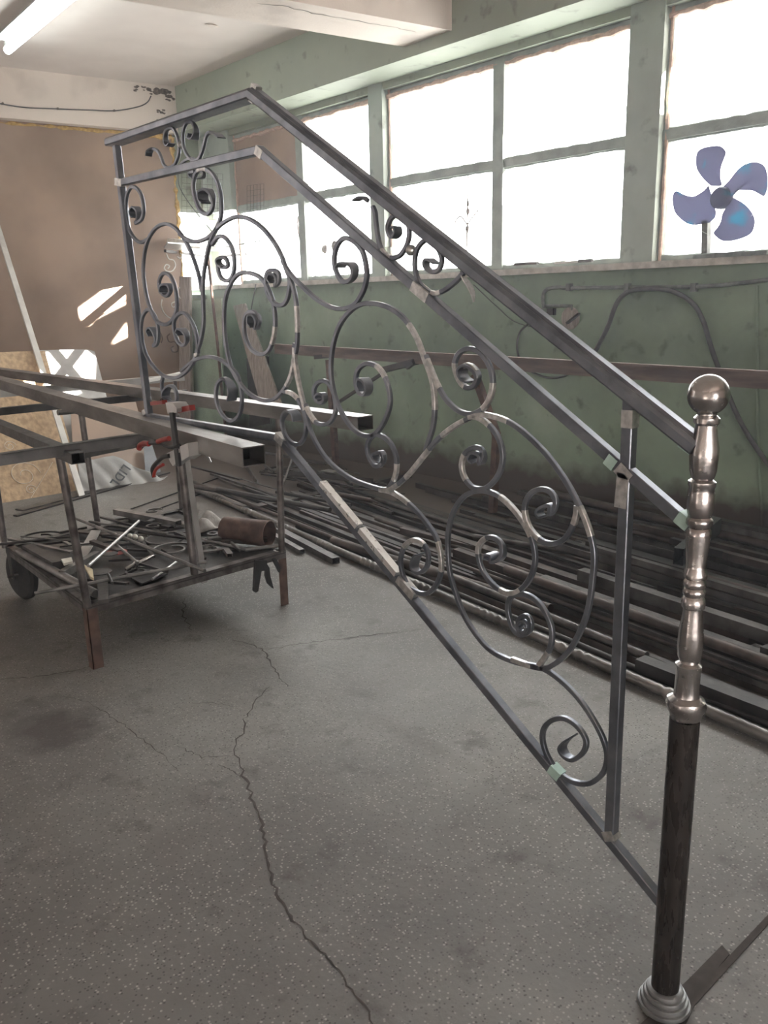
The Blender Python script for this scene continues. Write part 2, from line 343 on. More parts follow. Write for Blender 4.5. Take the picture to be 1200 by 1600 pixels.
    def ribbon(s, path, nrm, wn, wb, cham=0.25):    # forged bar: wn along fixed normal, wb across; chamfered section
        path = [V(p) for p in path]; n = len(path); nrm = V(nrm)
        WN = wn if isinstance(wn, (list, tuple)) else [wn] * n; WB = wb if isinstance(wb, (list, tuple)) else [wb] * n
        k = len(s.v)
        for i, p in enumerate(path):
            T = (path[min(i + 1, n - 1)] - path[max(i - 1, 0)]).normalized(); B = T.cross(nrm).normalized(); A = B.cross(T).normalized()
            a, b = WN[i] / 2, WB[i] / 2; c = cham * min(a, b)
            for x, y in ((a, b - c), (a - c, b), (-a + c, b), (-a, b - c), (-a, -b + c), (-a + c, -b), (a - c, -b), (a, -b + c)): s.v.append(p + A * x + B * y)
        for i in range(n - 1):
            for j in range(8): s.f.append((k + i * 8 + j, k + i * 8 + (j + 1) % 8, k + (i + 1) * 8 + (j + 1) % 8, k + (i + 1) * 8 + j))
        s.f.append(tuple(k + j for j in range(7, -1, -1))); s.f.append(tuple(k + (n - 1) * 8 + j for j in range(8)))
        return s
    def build(s, name, m, parent=None, smooth=False, origin=None):
        me = bpy.data.meshes.new(name)
        wo = V(origin) if origin is not None else V((0, 0, 0))
        me.from_pydata([tuple(v - wo) for v in s.v], [], s.f); me.update()
        bm = bmesh.new(); bm.from_mesh(me); bmesh.ops.recalc_face_normals(bm, faces=bm.faces); bm.to_mesh(me); bm.free()
        if m: me.materials.append(m)
        if smooth:
            me.polygons.foreach_set('use_smooth', [True] * len(me.polygons))
            try: me.set_sharp_from_angle(angle=math.radians(40))
            except Exception: pass
        o = bpy.data.objects.new(name, me); C.objects.link(o)
        o.location = wo
        if parent is not None:
            o.parent = parent; o.matrix_parent_inverse = parent.matrix_world.inverted() if parent.type != 'EMPTY' else Matrix.Translation(-parent.location)
        return o

def tag(o, label, cat, group=None, kind=None):
    o['label'] = label; o['category'] = cat
    if group: o['group'] = group
    if kind: o['kind'] = kind
    return o
def empty(name, loc, label, cat, group=None):
    o = bpy.data.objects.new(name, None); C.objects.link(o); o.location = loc; o.empty_display_size = 0.05
    return tag(o, label, cat, group)
def struct(o): o['kind'] = 'structure'; return o
def smooth_path(pts, n=8):
    P = [V(p) for p in pts]; P = [P[0] * 2 - P[1]] + P + [P[-1] * 2 - P[-2]]; out = []
    for i in range(1, len(P) - 2):
        p0, p1, p2, p3 = P[i - 1:i + 3]
        for k in range(n):
            t = k / n
            out.append(0.5 * ((2 * p1) + (p2 - p0) * t + (2 * p0 - 5 * p1 + 4 * p2 - p3) * t * t + (3 * p1 - p0 - 3 * p2 + p3) * t ** 3))
    out.append(P[-2]); return out
def frm(pts, s, ox, oy): return [(x / s + ox, y / s + oy) for x, y in pts]

# ================================================================== ROOM
XW, XG = 5.45, 5.55          # wall face, plane of the windows
# floor
struct(MB().lohi((-4.2, -5, -0.1), (6.0, 10.2, 0)).build('floor', M['floor']))
floor = bpy.data.objects['floor']
struct(MB().lohi((-4.2, -5, 3.98), (6.0, 10.2, 4.1)).build('ceiling', M['ceiling']))
struct(MB().lohi((XW, -5, 0), (5.64, 10.2, 1.80)).build('wall_right', M['green']))
wr = bpy.data.objects['wall_right']
WINS = [(-2.1, 0.5, -0.8), (0.73, 3.246, 1.99), (3.504, 6.02, 4.706), (6.21, 8.6, 7.36)]
ys = [-5.0] + [y for a, b, _ in WINS for y in (a, b)] + [9.6]
for i in range(0, len(ys), 2):
    zl_ = 1.80 if ys[i + 1] < 9.5 else 2.66
    MB().lohi((XW + 0.03, ys[i], zl_), (5.64, ys[i + 1], 3.98)).build('pillar', M['pillar'], wr)
MB().lohi((XW + 0.04, -5, 3.44), (5.64, 10.2, 3.98)).build('wall_head', M['green_top'], wr)
# rough pink mortar where the frames meet the masonry
def rough_strip(a, b, w, t, mname, parent, name='mortar_edge', seed=1, side=V((0, 0, 1))):
    rnd = random.Random(seed); a, b = V(a), V(b); n = max(6, int((b - a).length / 0.06)); pts = []; rad = []
    for i in range(n + 1):
        pts.append(a.lerp(b, i / n) + side * rnd.uniform(-w, w) * .3); rad.append(t * rnd.uniform(.5, 1.25))
    return MB().tube(pts, rad, 6).build(name, M[mname], parent)
# sill ledge
struct(MB().lohi((XW - 0.07, -5, 1.785), (XG + 0.12, 10.0, 1.83)).build('trim_1', M['sill']))
# beam above the windows, cross beams, back beam
struct(MB().lohi((5.14, -5, 3.5), (5.56, 9.35, 3.98)).build('trim_2', M['green_top']))
def xbeam(name, y_at, width, z0, x0=-4.2, x1=5.15, m='beam_w'):
    p0 = V((5.14, y_at, z0)); a = p0 - XD * ((5.14 - x0) / XD.x); b = p0 + XD * ((x1 - 5.14) / XD.x)
    return struct(MB().prism([a, b, b + ND * width, a + ND * width], (0, 0, 3.99 - z0)).build(name, M[m]))
cb = xbeam('trim_3', 4.84, 0.52, 3.59)
xbeam('trim_4', -0.5, 0.52, 3.59)
bb = xbeam('trim_5', 9.08, 0.3, 3.50)
# cracks in the cross beam plaster
def ribbon_crack(pxs, fn, wid, name, m, parent, seed=3, lift=V((0, 0, -0.0015)), sub=5):
    rnd = random.Random(seed); P = [fn(*p) for p in pxs]; pts = []
    for i in range(len(P) - 1):
        for k in range(sub):
            t = k / sub; d = (P[i + 1] - P[i]); pts.append(P[i].lerp(P[i + 1], t) + d.cross(lift.normalized()) * rnd.uniform(-.05, .05))
    pts.append(P[-1]); mb = MB(); n = len(pts); L = []; R = []
    for i, p in enumerate(pts):
        T = (pts[min(i + 1, n - 1)] - pts[max(i - 1, 0)]).normalized(); S = T.cross(lift.normalized()).normalized()
        ww = wid * rnd.uniform(.35, 1.2) * (0.4 + 0.6 * math.sin(math.pi * min(1, max(0, (i + .5) / n))))
        L.append(p + lift + S * ww); R.append(p + lift - S * ww)
    for i in range(n - 1):
        mb.add([L[i], L[i + 1], R[i + 1], R[i]], [(0, 1, 2, 3)])
    return mb.build(name, m, parent)
ribbon_crack([(400, 5), (440, 9), (490, 20), (560, 33), (610, 41), (650, 50)], lambda x, y: onZ(x, y, 3.59), 0.004, 'crack', M['crack'], cb)
# back wall: brown fibreboard sheet with foam squeezed out round it
def bwall(name, u0, u1, z0, z1, off, th, m):       # u measured along XD from the corner at (5.14, 9.2)
    o = V((5.14, 9.2, 0)) - ND * off; a = o + XD * u0; b = o + XD * u1
    return MB().prism([a + V((0, 0, z0)), b + V((0, 0, z0)), b + V((0, 0, z1)), a + V((0, 0, z1))], ND * th).build(name, M[m])
wb = struct(bwall('wall_back', -9.5, -0.02, 0, 3.56, 0.0, 0.03, 'board'))
o = V((5.14, 9.2, 0))
pts = [o - ND * 0.01 + XD * (-0.02) + V((0, 0, z)) for z in (0.9, 3.47)]
rnd = random.Random(4)
mb = MB(); pp = []; rr = []
for i in range(60):
    t = i / 59; pp.append(pts[0].lerp(pts[1], t) + XD * rnd.uniform(-.008, .012) + ND * .02); rr.append(rnd.uniform(.010, .034) * (0.6 + t * .6))
mb.tube(pp, rr, 6).build('foam_edge', M['foam'], wb)
mb = MB(); pp = []; rr = []
for i in range(90):
    t = i / 89; pp.append(o + XD * (-0.02 - 5.6 * t) + V((0, 0, 3.475 + rnd.uniform(-.006, .006))) + ND * .01); rr.append(rnd.uniform(.012, .028) * (1.7 if t < .07 else 1))
mb.tube(pp, rr, 6).build('foam_edge', M['foam'], wb)
# pocket of the back wall beyond the sheet, with its own small window opening
q0, q1 = onB(274, 326, -0.1), onB(352, 388, -0.1)
zt, zb_ = q0.z, onB(320, 466, -0.1).z
pk = MB()
def pock(u0, u1, z0, z1):
    a = o + ND * 0.1 + XD * u0; b = o + ND * 0.1 + XD * u1
    pk.prism([a + V((0, 0, z0)), b + V((0, 0, z0)), b + V((0, 0, z1)), a + V((0, 0, z1))], ND * 0.12)
pock(-0.25, 0.5, 0, zb_); pock(-0.25, 0.5, zt, 3.98); pock(-0.25, 0.0, zb_, zt); pock(0.40, 0.5, zb_, zt)
struct(pk.build('wall_far', M['green_top']))
w0 = MB().bar(o + ND * .13 + XD * .0 + V((0, 0, zb_ + .02)), o + ND * .13 + XD * .37 + V((0, 0, zb_ + .02)), .04, .04).bar(o + ND * .13 + V((0, 0, zt - .02)), o + ND * .13 + XD * .37 + V((0, 0, zt - .02)), .03, .03).build('window_4', M['seed'])
struct(w0)
a = o + ND * .15; MB().prism([a + V((0, 0, zb_)), a + XD * .37 + V((0, 0, zb_)), a + XD * .37 + V((0, 0, zt)), a + V((0, 0, zt))], ND * .004).build('pane', M['glass'], w0)
# other sides of the hall, outside the frame
struct(MB().lohi((-4.3, -5, 0), (-4.2, 10.5, 3.98)).build('wall_left', M['ceiling']))
# unseen wall behind the camera, with an opening added for fill light
struct(MB().lohi((-4.3, -5.1, 0), (-1.85, -5, 3.98)).lohi((-0.55, -5.1, 0), (5.8, -5, 3.98)).lohi((-1.85, -5.1, 2.3), (-0.55, -5, 3.98)).build('wall_near', M['ceiling']))
struct(MB().lohi((-9, -14, -0.12), (9, -5.1, -0.02)).build('ground', M['ceiling']))
# mould at the corner
def blob(mb, c, r, rnd, flat=None):
    bm = bmesh.new(); bmesh.ops.create_icosphere(bm, subdivisions=2, radius=1)
    vs = []
    for v in bm.verts:
        k = r * rnd.uniform(.75, 1.25); d = v.co.copy()
        d = V((d.x * k, d.y * k, d.z * k))
        if flat: d = V((d.x * flat[0], d.y * flat[1], d.z * flat[2]))
        vs.append(V(c) + d)
    fs = [tuple(x.index for x in f.verts) for f in bm.faces]; bm.free(); mb.add(vs, fs)
rnd = random.Random(8); mb = MB()
for px, py, r in ((240, 143, .03), (252, 143, .035), (262, 147, .03), (228, 139, .02), (218, 138, .02), (266, 158, .02), (250, 176, .016), (253, 186, .012)):
    [blob(mb, onB(px + rnd.uniform(-7, 7), py + rnd.uniform(-4, 4), 0.123), r * rnd.uniform(.3, 1.1), rnd, (1.5, .10, .7)) for _ in range(5)]
mb.build('mould_patch', M['mould'], bb)
mb = MB(); blob(mb, onZ(332, 41, 3.97), .045, rnd, (1.3, 1, .25)); struct(mb.build('trim_6', M['beam_w']))

# windows
LOWT, MIDA, MIDB, TOPB = 1.83, 2.625, 2.69, 3.44
def window(n, y0, y1, ym, board=None, first=False):
    fr = MB(); X0, X1 = XG, XG + 0.05
    fr.lohi((X0, y0, LOWT), (X1, y1, LOWT + .035)); fr.lohi((X0, y0, TOPB - .045), (X1, y1, TOPB))
    fr.lohi((X0, y0, LOWT + .035), (X1, y0 + .03, TOPB - .045)); fr.lohi((X0, y1 - .03, LOWT + .035), (X1, y1, TOPB - .045))
    wobj = struct(fr.build('window_%d' % n, M['seed']))
    MB().lohi((X0 - .012, y0, MIDA), (X1, y1, MIDB)).build('transom', M['seed'], wobj)
    MB().lohi((X0 - .018, ym - .055, LOWT), (X1, ym + .055, TOPB)).build('mullion', M['seed'], wobj)
    for a, b, hi in ((y0, ym - .045, 0), (ym + .045, y1, 0), (y0, ym - .045, 1), (ym + .045, y1, 1)):
        z0, z1 = (LOWT, MIDA) if not hi else (MIDB, TOPB)
        if board and (hi, a > ym) in board:
            MB().lohi((X0 + .005, a, z0), (X0 + .02, b, z1)).build('board_panel', M['board'], wobj)
        else:
            MB().lohi((X0 + .022, a, z0), (X0 + .026, b, z1)).build('pane', M['glass'], wobj)
        # lumpy putty round each pane
    k = 0
    for z in (LOWT + .035, MIDA - .004, MIDB + .004):
        k += 1; rough_strip((X0 + .01, y0, z), (X0 + .01, y1, z), .008, .011, 'seed', wobj, 'putty', n * 10 + k)
    rough_strip((X0 + .0, y0, TOPB - .05), (X0 + .0, y1, TOPB - .05), .02, .022, 'mortar', wobj, 'mortar_edge', n * 10 + 5)
    rough_strip((X0 + .0, y1 - .02, LOWT), (X0 + .0, y1 - .02, TOPB), .012, .014, 'mortar', wobj, 'mortar_edge', n * 10 + 6, V((0, 1, 0)))
    rough_strip((X0 + .0, y0 + .03, LOWT), (X0 + .0, y0 + .03, TOPB), .012, .012, 'seed', wobj, 'putty', n * 10 + 7, V((0, 1, 0)))
window(5, *WINS[0]); window(1, *WINS[1]); window(2, *WINS[2]); window(3, *WINS[3], board={(1, True)})

# added unseen wall: holes cut to the sun patches, the rest blocks the sun
def sun_back(P, Y): t = (P.y - Y) / SUN.y; return P - SUN * t
YB = 0.3
def leanpt_(px, py, y0=7.9, y1=8.9, z1=1.3):
    n = V((0, z1, -(y1 - y0))).normalized(); P = V((0, y0, 0)); r = ray(px, py); return CP + r * ((P - CP).dot(n) / r.dot(n))
quads = [[onB(118, 486), onB(160, 455), onB(176, 440), onB(199, 428), onB(199, 474), onB(147, 500), onB(139, 512), onB(128, 508)],
         [onB(172, 540), onB(200, 500), onB(204, 524)],
         [onB(92, 487), onB(110, 470), onB(112, 490), onB(98, 500)],
         [leanpt_(x, y) for x, y in ((-5, 605), (52, 556), (122, 536), (150, 556), (148, 606), (60, 640), (-40, 645))]]
cu = bpy.data.curves.new('sun_mask_curve', 'CURVE'); cu.dimensions = '2D'; cu.fill_mode = 'BOTH'; cu.extrude = 0.04
def spl(pts):
    s = cu.splines.new('POLY'); s.points.add(len(pts) - 1); s.use_cyclic_u = True
    for i, (x, z) in enumerate(pts): s.points[i].co = (x, z, 0, 1)
spl([(5.9, -0.5), (13, -0.5), (13, 8), (5.9, 8)])
for q in quads: spl([(sun_back(p, YB).x, sun_back(p, YB).z) for p in q])
cw = bpy.data.objects.new('sun_mask_wall', cu); C.objects.link(cw); cw.rotation_euler = (math.pi / 2, 0, 0); cw.location = (0, YB, 0)
cu.materials.append(M['beam_w']); struct(cw)
# second added wall, unseen, keeps the sun off the hall's first windows
struct(MB().lohi((6.0, -5.5, -0.5), (6.1, 0.2, 8)).build('sun_block_wall', M['beam_w']))

# added thin haze imitating lens glare (its box lies outside the walls)
hm = bpy.data.materials.new('glare_haze'); hm.use_nodes = True; n_, l_ = nt(hm); n_.remove(n_['Principled BSDF'])
hv = n_.new('ShaderNodeVolumeScatter'); hv.inputs['Density'].default_value = 0.008; hv.inputs['Anisotropy'].default_value = 0.5; hv.inputs['Color'].default_value = (.86, .90, 1, 1)
l_.new(hv.outputs[0], n_['Material Output'].inputs['Volume'])
struct(MB().lohi((-4.28, -5.08, -0.05), (5.66, 10.3, 4.05)).build('haze', hm))

# floor cracks, joint strip
fl = lambda x, y: onZ(x, y, 0)
up = V((0, 0, 0.0012))
cr = [frm([(485, 0), (520, 8), (550, 22), (565, 50), (580, 78), (600, 98)], 1.3333, 0, 1000),
      frm([(560, 98), (530, 130), (510, 165), (490, 240), (515, 300), (540, 370), (555, 430), (565, 500), (600, 570), (640, 620), (690, 670), (740, 740), (800, 830)], 1.3333, 0, 1000),
      [(415, 1016), (470, 1006), (540, 997), (600, 990), (660, 983)],
      frm([(130, 115), (180, 130), (230, 160), (270, 185), (320, 225), (370, 270)], 1.3333, 0, 1000),
      frm([(370, 220), (420, 245), (490, 240)], 1.3333, 0, 1000), frm([(455, 260), (480, 270), (505, 290)], 1.3333, 0, 1000),
      [(0, 1062), (60, 1058), (150, 1040)], [(290, 935), (285, 960), (300, 985)], [(300, 1100), (330, 1098), (365, 1105)]]
for i, c in enumerate(cr):
    ribbon_crack(c, fl, (0.004, 0.0048, 0.003, 0.0022, 0.002, 0.002, 0.003, 0.004, 0.002)[i], 'crack', M['crack'], floor, 20 + i, up, 7)
MB().prism([fl(1056, 1600), fl(1092, 1545), fl(1205, 1425), fl(1212, 1432), fl(1085, 1572), fl(1070, 1605)], (0, 0, .003)).build('expansion_joint', M['crack'], floor)
MB().prism([fl(1000, 1602), fl(1072, 1535), fl(1128, 1478), fl(1140, 1492), fl(1082, 1560), fl(1060, 1625), fl(1000, 1650)], (0, 0, .003)).build('joint_strip', M['crack'], floor)

# ================================================================== THE STAIR RAILING
XR = 1.53
RX = lambda x, y: onX(x, y, XR)
nb = onZ(1037, 1569, 0); nb.x = XR
rail = empty('stair_railing', (XR, nb.y, 0), 'unfinished wrought steel stair railing with scrolls, clamped to the beam on the trolley', 'railing')
def prof_bar(name, pts, prof, m):                  # sweep a section (x across, z up) along a mitred path lying in the railing plane
    mb = MB(); n = len(pts); k = len(prof)
    for i, p in enumerate(pts):
        d0 = (pts[i] - pts[i - 1]).normalized() if i else (pts[1] - pts[0]).normalized()
        d1 = (pts[i + 1] - pts[i]).normalized() if i < n - 1 else d0
        T = (d0 + d1).normalized(); B = T.cross(V((1, 0, 0))).normalized()
        if B.z < 0: B = -B
        s = 1 / max(.3, T.dot(d0))
        for x, z in prof: mb.v.append(p + V((x, 0, 0)) + B * (z * s))
    for i in range(n - 1):
        for j in range(k): mb.f.append((i * k + j, i * k + (j + 1) % k, (i + 1) * k + (j + 1) % k, (i + 1) * k + j))
    mb.f.append(tuple(range(k - 1, -1, -1))); mb.f.append(tuple((n - 1) * k + j for j in range(k)))
    return mb.build(name, M[m], rail)
hp = [(-.025, -.016), (.025, -.016), (.028, -.012), (.028, .005), (.022, .012), (.015, .010), (.010, .016), (-.010, .016), (-.015, .010), (-.022, .012), (-.028, .005), (-.028, -.012)]
sq = lambda w, t, c=.002: [(-w + c, -t), (w - c, -t), (w, -t + c), (w, t - c), (w - c, t), (-w + c, t), (-w, t - c), (-w, -t + c)]
HR = [RX(174, 222), RX(398, 146), RX(1094, 697)]
prof_bar('handrail', HR, hp, 'steel')
MR = [RX(188, 286), RX(406, 235), RX(1088, 829)]
prof_bar('middle_rail', MR, sq(.0125, .0125), 'steel')
BR = [RX(232, 650), RX(438, 684), RX(1036, 1412)]
prof_bar('bottom_rail', BR, sq(.0125, .0115), 'steel')
prof_bar('post', [RX(182, 228), RX(233, 648)], sq(.0125, .0125), 'steel')
prof_bar('post', [RX(986, 612), RX(955, 1306)], sq(.0125, .0125), 'steel')
gm = 'steel_ground'
def patch(a, b, w, t, m=None):
    MB().bar(RX(*a), RX(*b), w, t, (1, 0, 0)).build('weld_or_glint', M[m or gm], rail)
patch((970, 728), (988, 748), .028, .028); patch((979, 738), (974, 792), .028, .028); patch((952, 715), (965, 727), .0265, .0265, 'mint'); patch((985, 640), (984, 668), .0265, .0265)
patch((648, 446), (672, 466), .0265, .0265); patch((1062, 805), (1080, 820), .027, .027, 'mint'); patch((862, 1198), (877, 1213), .0255, .0255, 'mint')
patch((503, 756), (560, 824), .0258, .0238, 'rail_glint'); patch((564, 829), (621, 898), .0258, .0238, 'rail_glint')  # window reflection on the rail, painted as two bright bars
patch((434, 680), (446, 692), .027, .026); patch((952, 1296), (958, 1311), .030, .028); patch((394, 144), (402, 150), .050, .022); patch((404, 234), (414, 243), .027, .027)
patch((1066, 690), (1094, 710), .020, .020, 'mint'); patch((625, 903), (650, 932), .0245, .0265); patch((228, 640), (230, 648), .027, .027); patch((184, 284), (194, 286), .027, .027)

# scrolls: the traced centre lines lie in the railing's own plane
def scroll(pxs, w=0.012, end0=None, end1=None, grinds=(), coil=0.034):
    P = smooth_path([RX(*p) for p in pxs], 7); n = len(P)
    L = [0.0]
    for i in range(1, n): L.append(L[-1] + (P[i] - P[i - 1]).length)
    T = L[-1]; WN = []; WB = []
    for s in L:
        k = 1.0; tb = 1.0
        for on, d in ((end0, s), (end1, T - s)):
            if on:
                q = max(0.0, 1 - d / (on * 1.0)); k = max(k, 1 + min(1, q * 1.5) * (coil * 1.05 / w - 1)); tb = min(tb, 1 - .65 * q)
        WN.append(w * k); WB.append(w * tb * 1.02)
    ob = MB().ribbon(P, (1, 0, 0), WN, WB).build('scroll', M['steel'], rail)
    for a, b in grinds:                            # fractions of the length ground bright
        i0, i1 = int(a * (n - 1)), max(int(a * (n - 1)) + 2, int(b * (n - 1)))
        MB().ribbon(P[i0:i1 + 1], (1, 0, 0), w * 1.07, w * 1.09).build('weld_or_glint', M[gm], ob)
    return ob
E0 = 0.16
A4 = lambda p: frm(p, 4, 180, 320)
scroll(A4([(318, 552), (300, 545), (305, 505), (335, 500), (345, 540), (320, 570), (285, 540), (275, 480), (300, 430), (340, 440), (370, 500), (385, 590), (380, 670), (350, 730), (310, 748), (260, 725), (220, 650), (190, 540), (175, 400), (195, 250), (245, 155), (310, 120), (370, 140), (430, 210), (480, 310), (520, 430), (542, 540)]), end0=.12)
scroll(A4([(238, 812), (222, 800), (225, 770), (245, 775), (250, 825), (235, 850), (205, 830), (200, 780), (215, 760), (245, 765), (268, 810), (255, 875), (238, 882)][:0] or [(225, 800), (228, 770), (248, 780), (250, 830), (225, 845), (203, 815), (210, 765), (240, 760), (262, 795), (262, 850), (240, 883), (215, 850)][:0] or
       [(232, 822), (222, 800), (230, 780), (246, 800), (248, 835), (228, 846), (205, 815), (205, 775), (225, 762)][:0] or
       [(230, 820), (218, 790), (232, 768), (250, 800), (256, 850), (240, 882), (262, 868), (270, 815), (262, 735), (235, 675), (205, 655), (172, 700), (162, 790), (180, 900), (220, 985), (290, 1060), (370, 1082), (430, 1055), (480, 1000), (508, 930), (535, 850), (552, 740), (550, 600), (548, 500), (562, 380), (592, 240), (628, 160), (680, 110), (760, 75), (840, 90), (920, 145), (990, 230), (1040, 320), (1072, 410), (1108, 500), (1130, 600), (1138, 720), (1138, 850), (1128, 930)]), end0=.12, grinds=((.93, .965),))
scroll(A4([(415, 812), (400, 800), (412, 775), (440, 800), (448, 845), (425, 878), (392, 855), (372, 800), (368, 730), (395, 685), (435, 678), (480, 735), (510, 830), (518, 925), (500, 940)]), end0=.12, grinds=((.93, .99),))
A3 = lambda p: frm(p, 4, 150, 120)
scroll(A3([(245, 880), (232, 850), (245, 815), (265, 840), (262, 890), (248, 915), (285, 890), (298, 830), (285, 745), (255, 698), (218, 692), (192, 750), (188, 850), (202, 940), (237, 1005), (280, 1035), (325, 1015)]), end0=.12)
scroll(A3([(690, 790), (670, 770), (668, 725), (700, 705), (730, 750), (728, 820), (695, 858), (650, 830), (618, 750), (608, 670), (628, 600), (665, 575), (710, 590), (755, 650), (780, 750), (782, 860), (755, 945), (705, 1002), (630, 1030), (565, 1015), (520, 980)]), end0=.14, coil=.04, grinds=((.52, .58),))
scroll(A4([(678, 372), (665, 360), (675, 340), (698, 350), (702, 375), (680, 388), (652, 372), (645, 345), (668, 330), (695, 340), (705, 380), (675, 392), (645, 375), (648, 420), (668, 462), (705, 475), (735, 440), (746, 360), (728, 265), (685, 205), (645, 200), (605, 250)][5:]), end0=.08, coil=.026)
scroll(A4([(862, 730), (848, 700), (870, 680), (893, 715), (885, 765), (862, 775), (835, 672), (812, 700), (805, 740)][:0] or
       [(872, 765), (852, 735), (855, 695), (878, 690), (893, 730), (880, 772), (898, 740), (885, 690), (855, 668), (820, 685), (805, 745), (815, 830), (850, 900), (910, 935), (960, 910), (990, 830), (1000, 730), (990, 620), (950, 510), (900, 450), (830, 425), (770, 435), (720, 500), (690, 590), (680, 720), (690, 860), (720, 1000), (770, 1100), (840, 1180), (920, 1220), (990, 1215), (1050, 1160), (1090, 1090), (1112, 1010), (1122, 930), (1118, 880)]), end0=.14, coil=.036, grinds=((.42, .45), (.9, .96)))
B3 = lambda p: frm(p, 3, 400, 450)
scroll(B3([(505, 480), (492, 450), (500, 425), (520, 440), (528, 475), (512, 500), (482, 485), (468, 440), (478, 385), (518, 355), (570, 370), (610, 430), (630, 530), (605, 620), (560, 682), (510, 692), (455, 660), (405, 590), (372, 510), (352, 400), (360, 280), (390, 180), (440, 110), (500, 75), (570, 75), (640, 100), (700, 150), (752, 230), (790, 330), (825, 430), (838, 540), (832, 640), (812, 710), (795, 765)]), end0=.14, coil=.036, grinds=((.30, .33), (.80, .92)))
scroll(B3([(182, 258), (182, 330), (192, 400), (208, 480), (228, 560), (250, 650), (290, 740), (350, 820), (440, 890), (540, 930), (610, 945), (660, 925), (720, 870), (785, 790), (850, 712), (930, 648), (1000, 610)]), grinds=((.02, .26), (.62, .7), (.74, .84), (.9, .99)))
scroll(B3([(305, 525), (290, 515), (298, 497), (318, 500), (322, 525), (305, 538), (280, 520), (272, 480), (290, 445), (322, 436), (352, 462), (372, 530), (370, 590), (340, 635), (290, 635), (252, 590), (232, 545)]), end0=.09, coil=.026, grinds=((.9, .99),))
C5 = lambda p: frm(p, 5, 240, 560)
scroll(C5([(1052, 530), (1035, 505), (1045, 470), (1075, 465), (1092, 510), (1078, 555), (1050, 540), (1105, 560), (1122, 490), (1105, 430), (1065, 408), (1020, 440), (1003, 510), (1035, 610), (1090, 665), (1145, 665), (1182, 605), (1192, 500), (1170, 400), (1128, 320), (1075, 272), (1015, 258)][8:]), end0=.12, coil=.034, grinds=((.85, .97),))
scroll(C5([(560, 320), (535, 300), (540, 250), (570, 225), (595, 260), (590, 310), (560, 335), (608, 330), (618, 260), (590, 185), (548, 158), (503, 195), (487, 290), (508, 390), (550, 455), (600, 487), (650, 470), (683, 400), (690, 300), (675, 200), (645, 120), (570, 40), (500, 0), (420, -12), (330, 10), (260, 60), (215, 100)][7:]), end0=.12, coil=.038)
scroll(C5([(110, 330), (92, 290), (105, 240), (135, 212), (165, 235), (180, 280), (178, 330), (150, 345), (120, 330), (85, 310), (68, 250), (65, 190), (78, 130)]), end0=.12, coil=.034)
D6 = lambda p: frm(p, 6, 440, 340)
scroll(D6([(548, 465), (570, 435), (610, 425), (660, 440), (685, 490), (672, 560), (620, 600), (560, 590), (512, 500), (495, 400), (512, 290), (560, 210), (620, 195), (700, 240), (760, 320), (790, 430), (800, 540), (780, 650), (740, 740), (690, 810), (610, 848), (520, 853), (420, 820), (310, 750), (200, 650), (110, 560), (50, 480), (8, 400)]), end0=.12, coil=.036)
scroll(B3([(1005, 440), (975, 420), (965, 385), (990, 362), (1025, 385), (1040, 420), (1020, 460), (985, 465), (950, 425), (932, 360), (950, 310), (990, 285), (1040, 295), (1082, 340), (1108, 410), (1105, 490), (1070, 560), (1010, 590), (950, 575), (890, 520), (850, 450), (820, 380), (795, 315)]), end0=.14, coil=.036, grinds=((.12, .2), (.33, .42), (.66, .74), (.9, .99)))
scroll(B3([(1030, 818), (1012, 800), (1028, 770), (1058, 785), (1055, 822), (1068, 790), (1055, 755), (1020, 748), (978, 780), (965, 840), (985, 900), (1030, 940), (1090, 930), (1140, 870), (1157, 790), (1140, 710), (1100, 650), (1050, 612), (1000, 600)]), end0=.12, coil=.034, grinds=((.45, .56), (.9, .99)))
T4 = lambda p: frm(p, 4, 700, 740)
scroll([(733, 652), (758, 648), (800, 662), (845, 700), (878, 742), (900, 780), (918, 820), (928, 862), (926, 905), (919, 952), (905, 990), (885, 1022), (858, 1042), (835, 1042), (800, 1030)], grinds=((.0, .14), (.38, .46), (.94, 1)))
scroll(T4([(272, 530), (248, 522), (258, 500), (290, 510), (285, 545), (320, 540), (345, 500), (335, 440), (290, 402), (235, 405), (195, 450), (190, 510), (215, 600), (270, 680), (345, 738), (415, 745), (480, 700), (528, 620), (545, 520), (525, 410), (470, 300), (385, 195), (300, 130), (205, 108), (105, 140), (30, 250), (0, 400), (10, 600), (50, 750), (120, 920), (250, 1090), (400, 1170), (560, 1205)]), end0=.13, coil=.034, grinds=((.28, .34), (.43, .49), (.6, .68)))
scroll(T4([(462, 950), (478, 925), (500, 945), (495, 985), (460, 1008), (425, 985), (512, 970), (522, 920), (490, 890), (448, 905)][:0] or
       [(455, 965), (442, 940), (460, 918), (485, 935), (482, 968), (502, 935), (492, 905), (465, 892), (440, 925)][:0] or
       [(470, 962), (455, 945), (470, 920), (498, 930), (502, 965), (478, 992), (448, 980), (440, 930), (462, 895), (495, 892), (518, 925), (512, 980), (465, 1008), (415, 980), (385, 905), (375, 830), (392, 775), (435, 755), (500, 760), (570, 810), (622, 890), (650, 980), (642, 1080), (605, 1150), (570, 1195)]), end0=.10, coil=.026, grinds=((.94, 1),))
scroll(T4([(612, 262), (585, 268), (570, 235), (600, 205), (645, 200), (640, 250), (668, 215), (672, 160), (635, 110), (580, 98), (525, 118), (488, 175), (482, 250), (512, 340), (570, 408), (645, 438), (720, 415), (770, 350), (800, 270), (808, 200)]), end0=.10, coil=.028, grinds=((.62, .74), (.92, 1)))
U4 = lambda p: frm(p, 4, 440, 680)
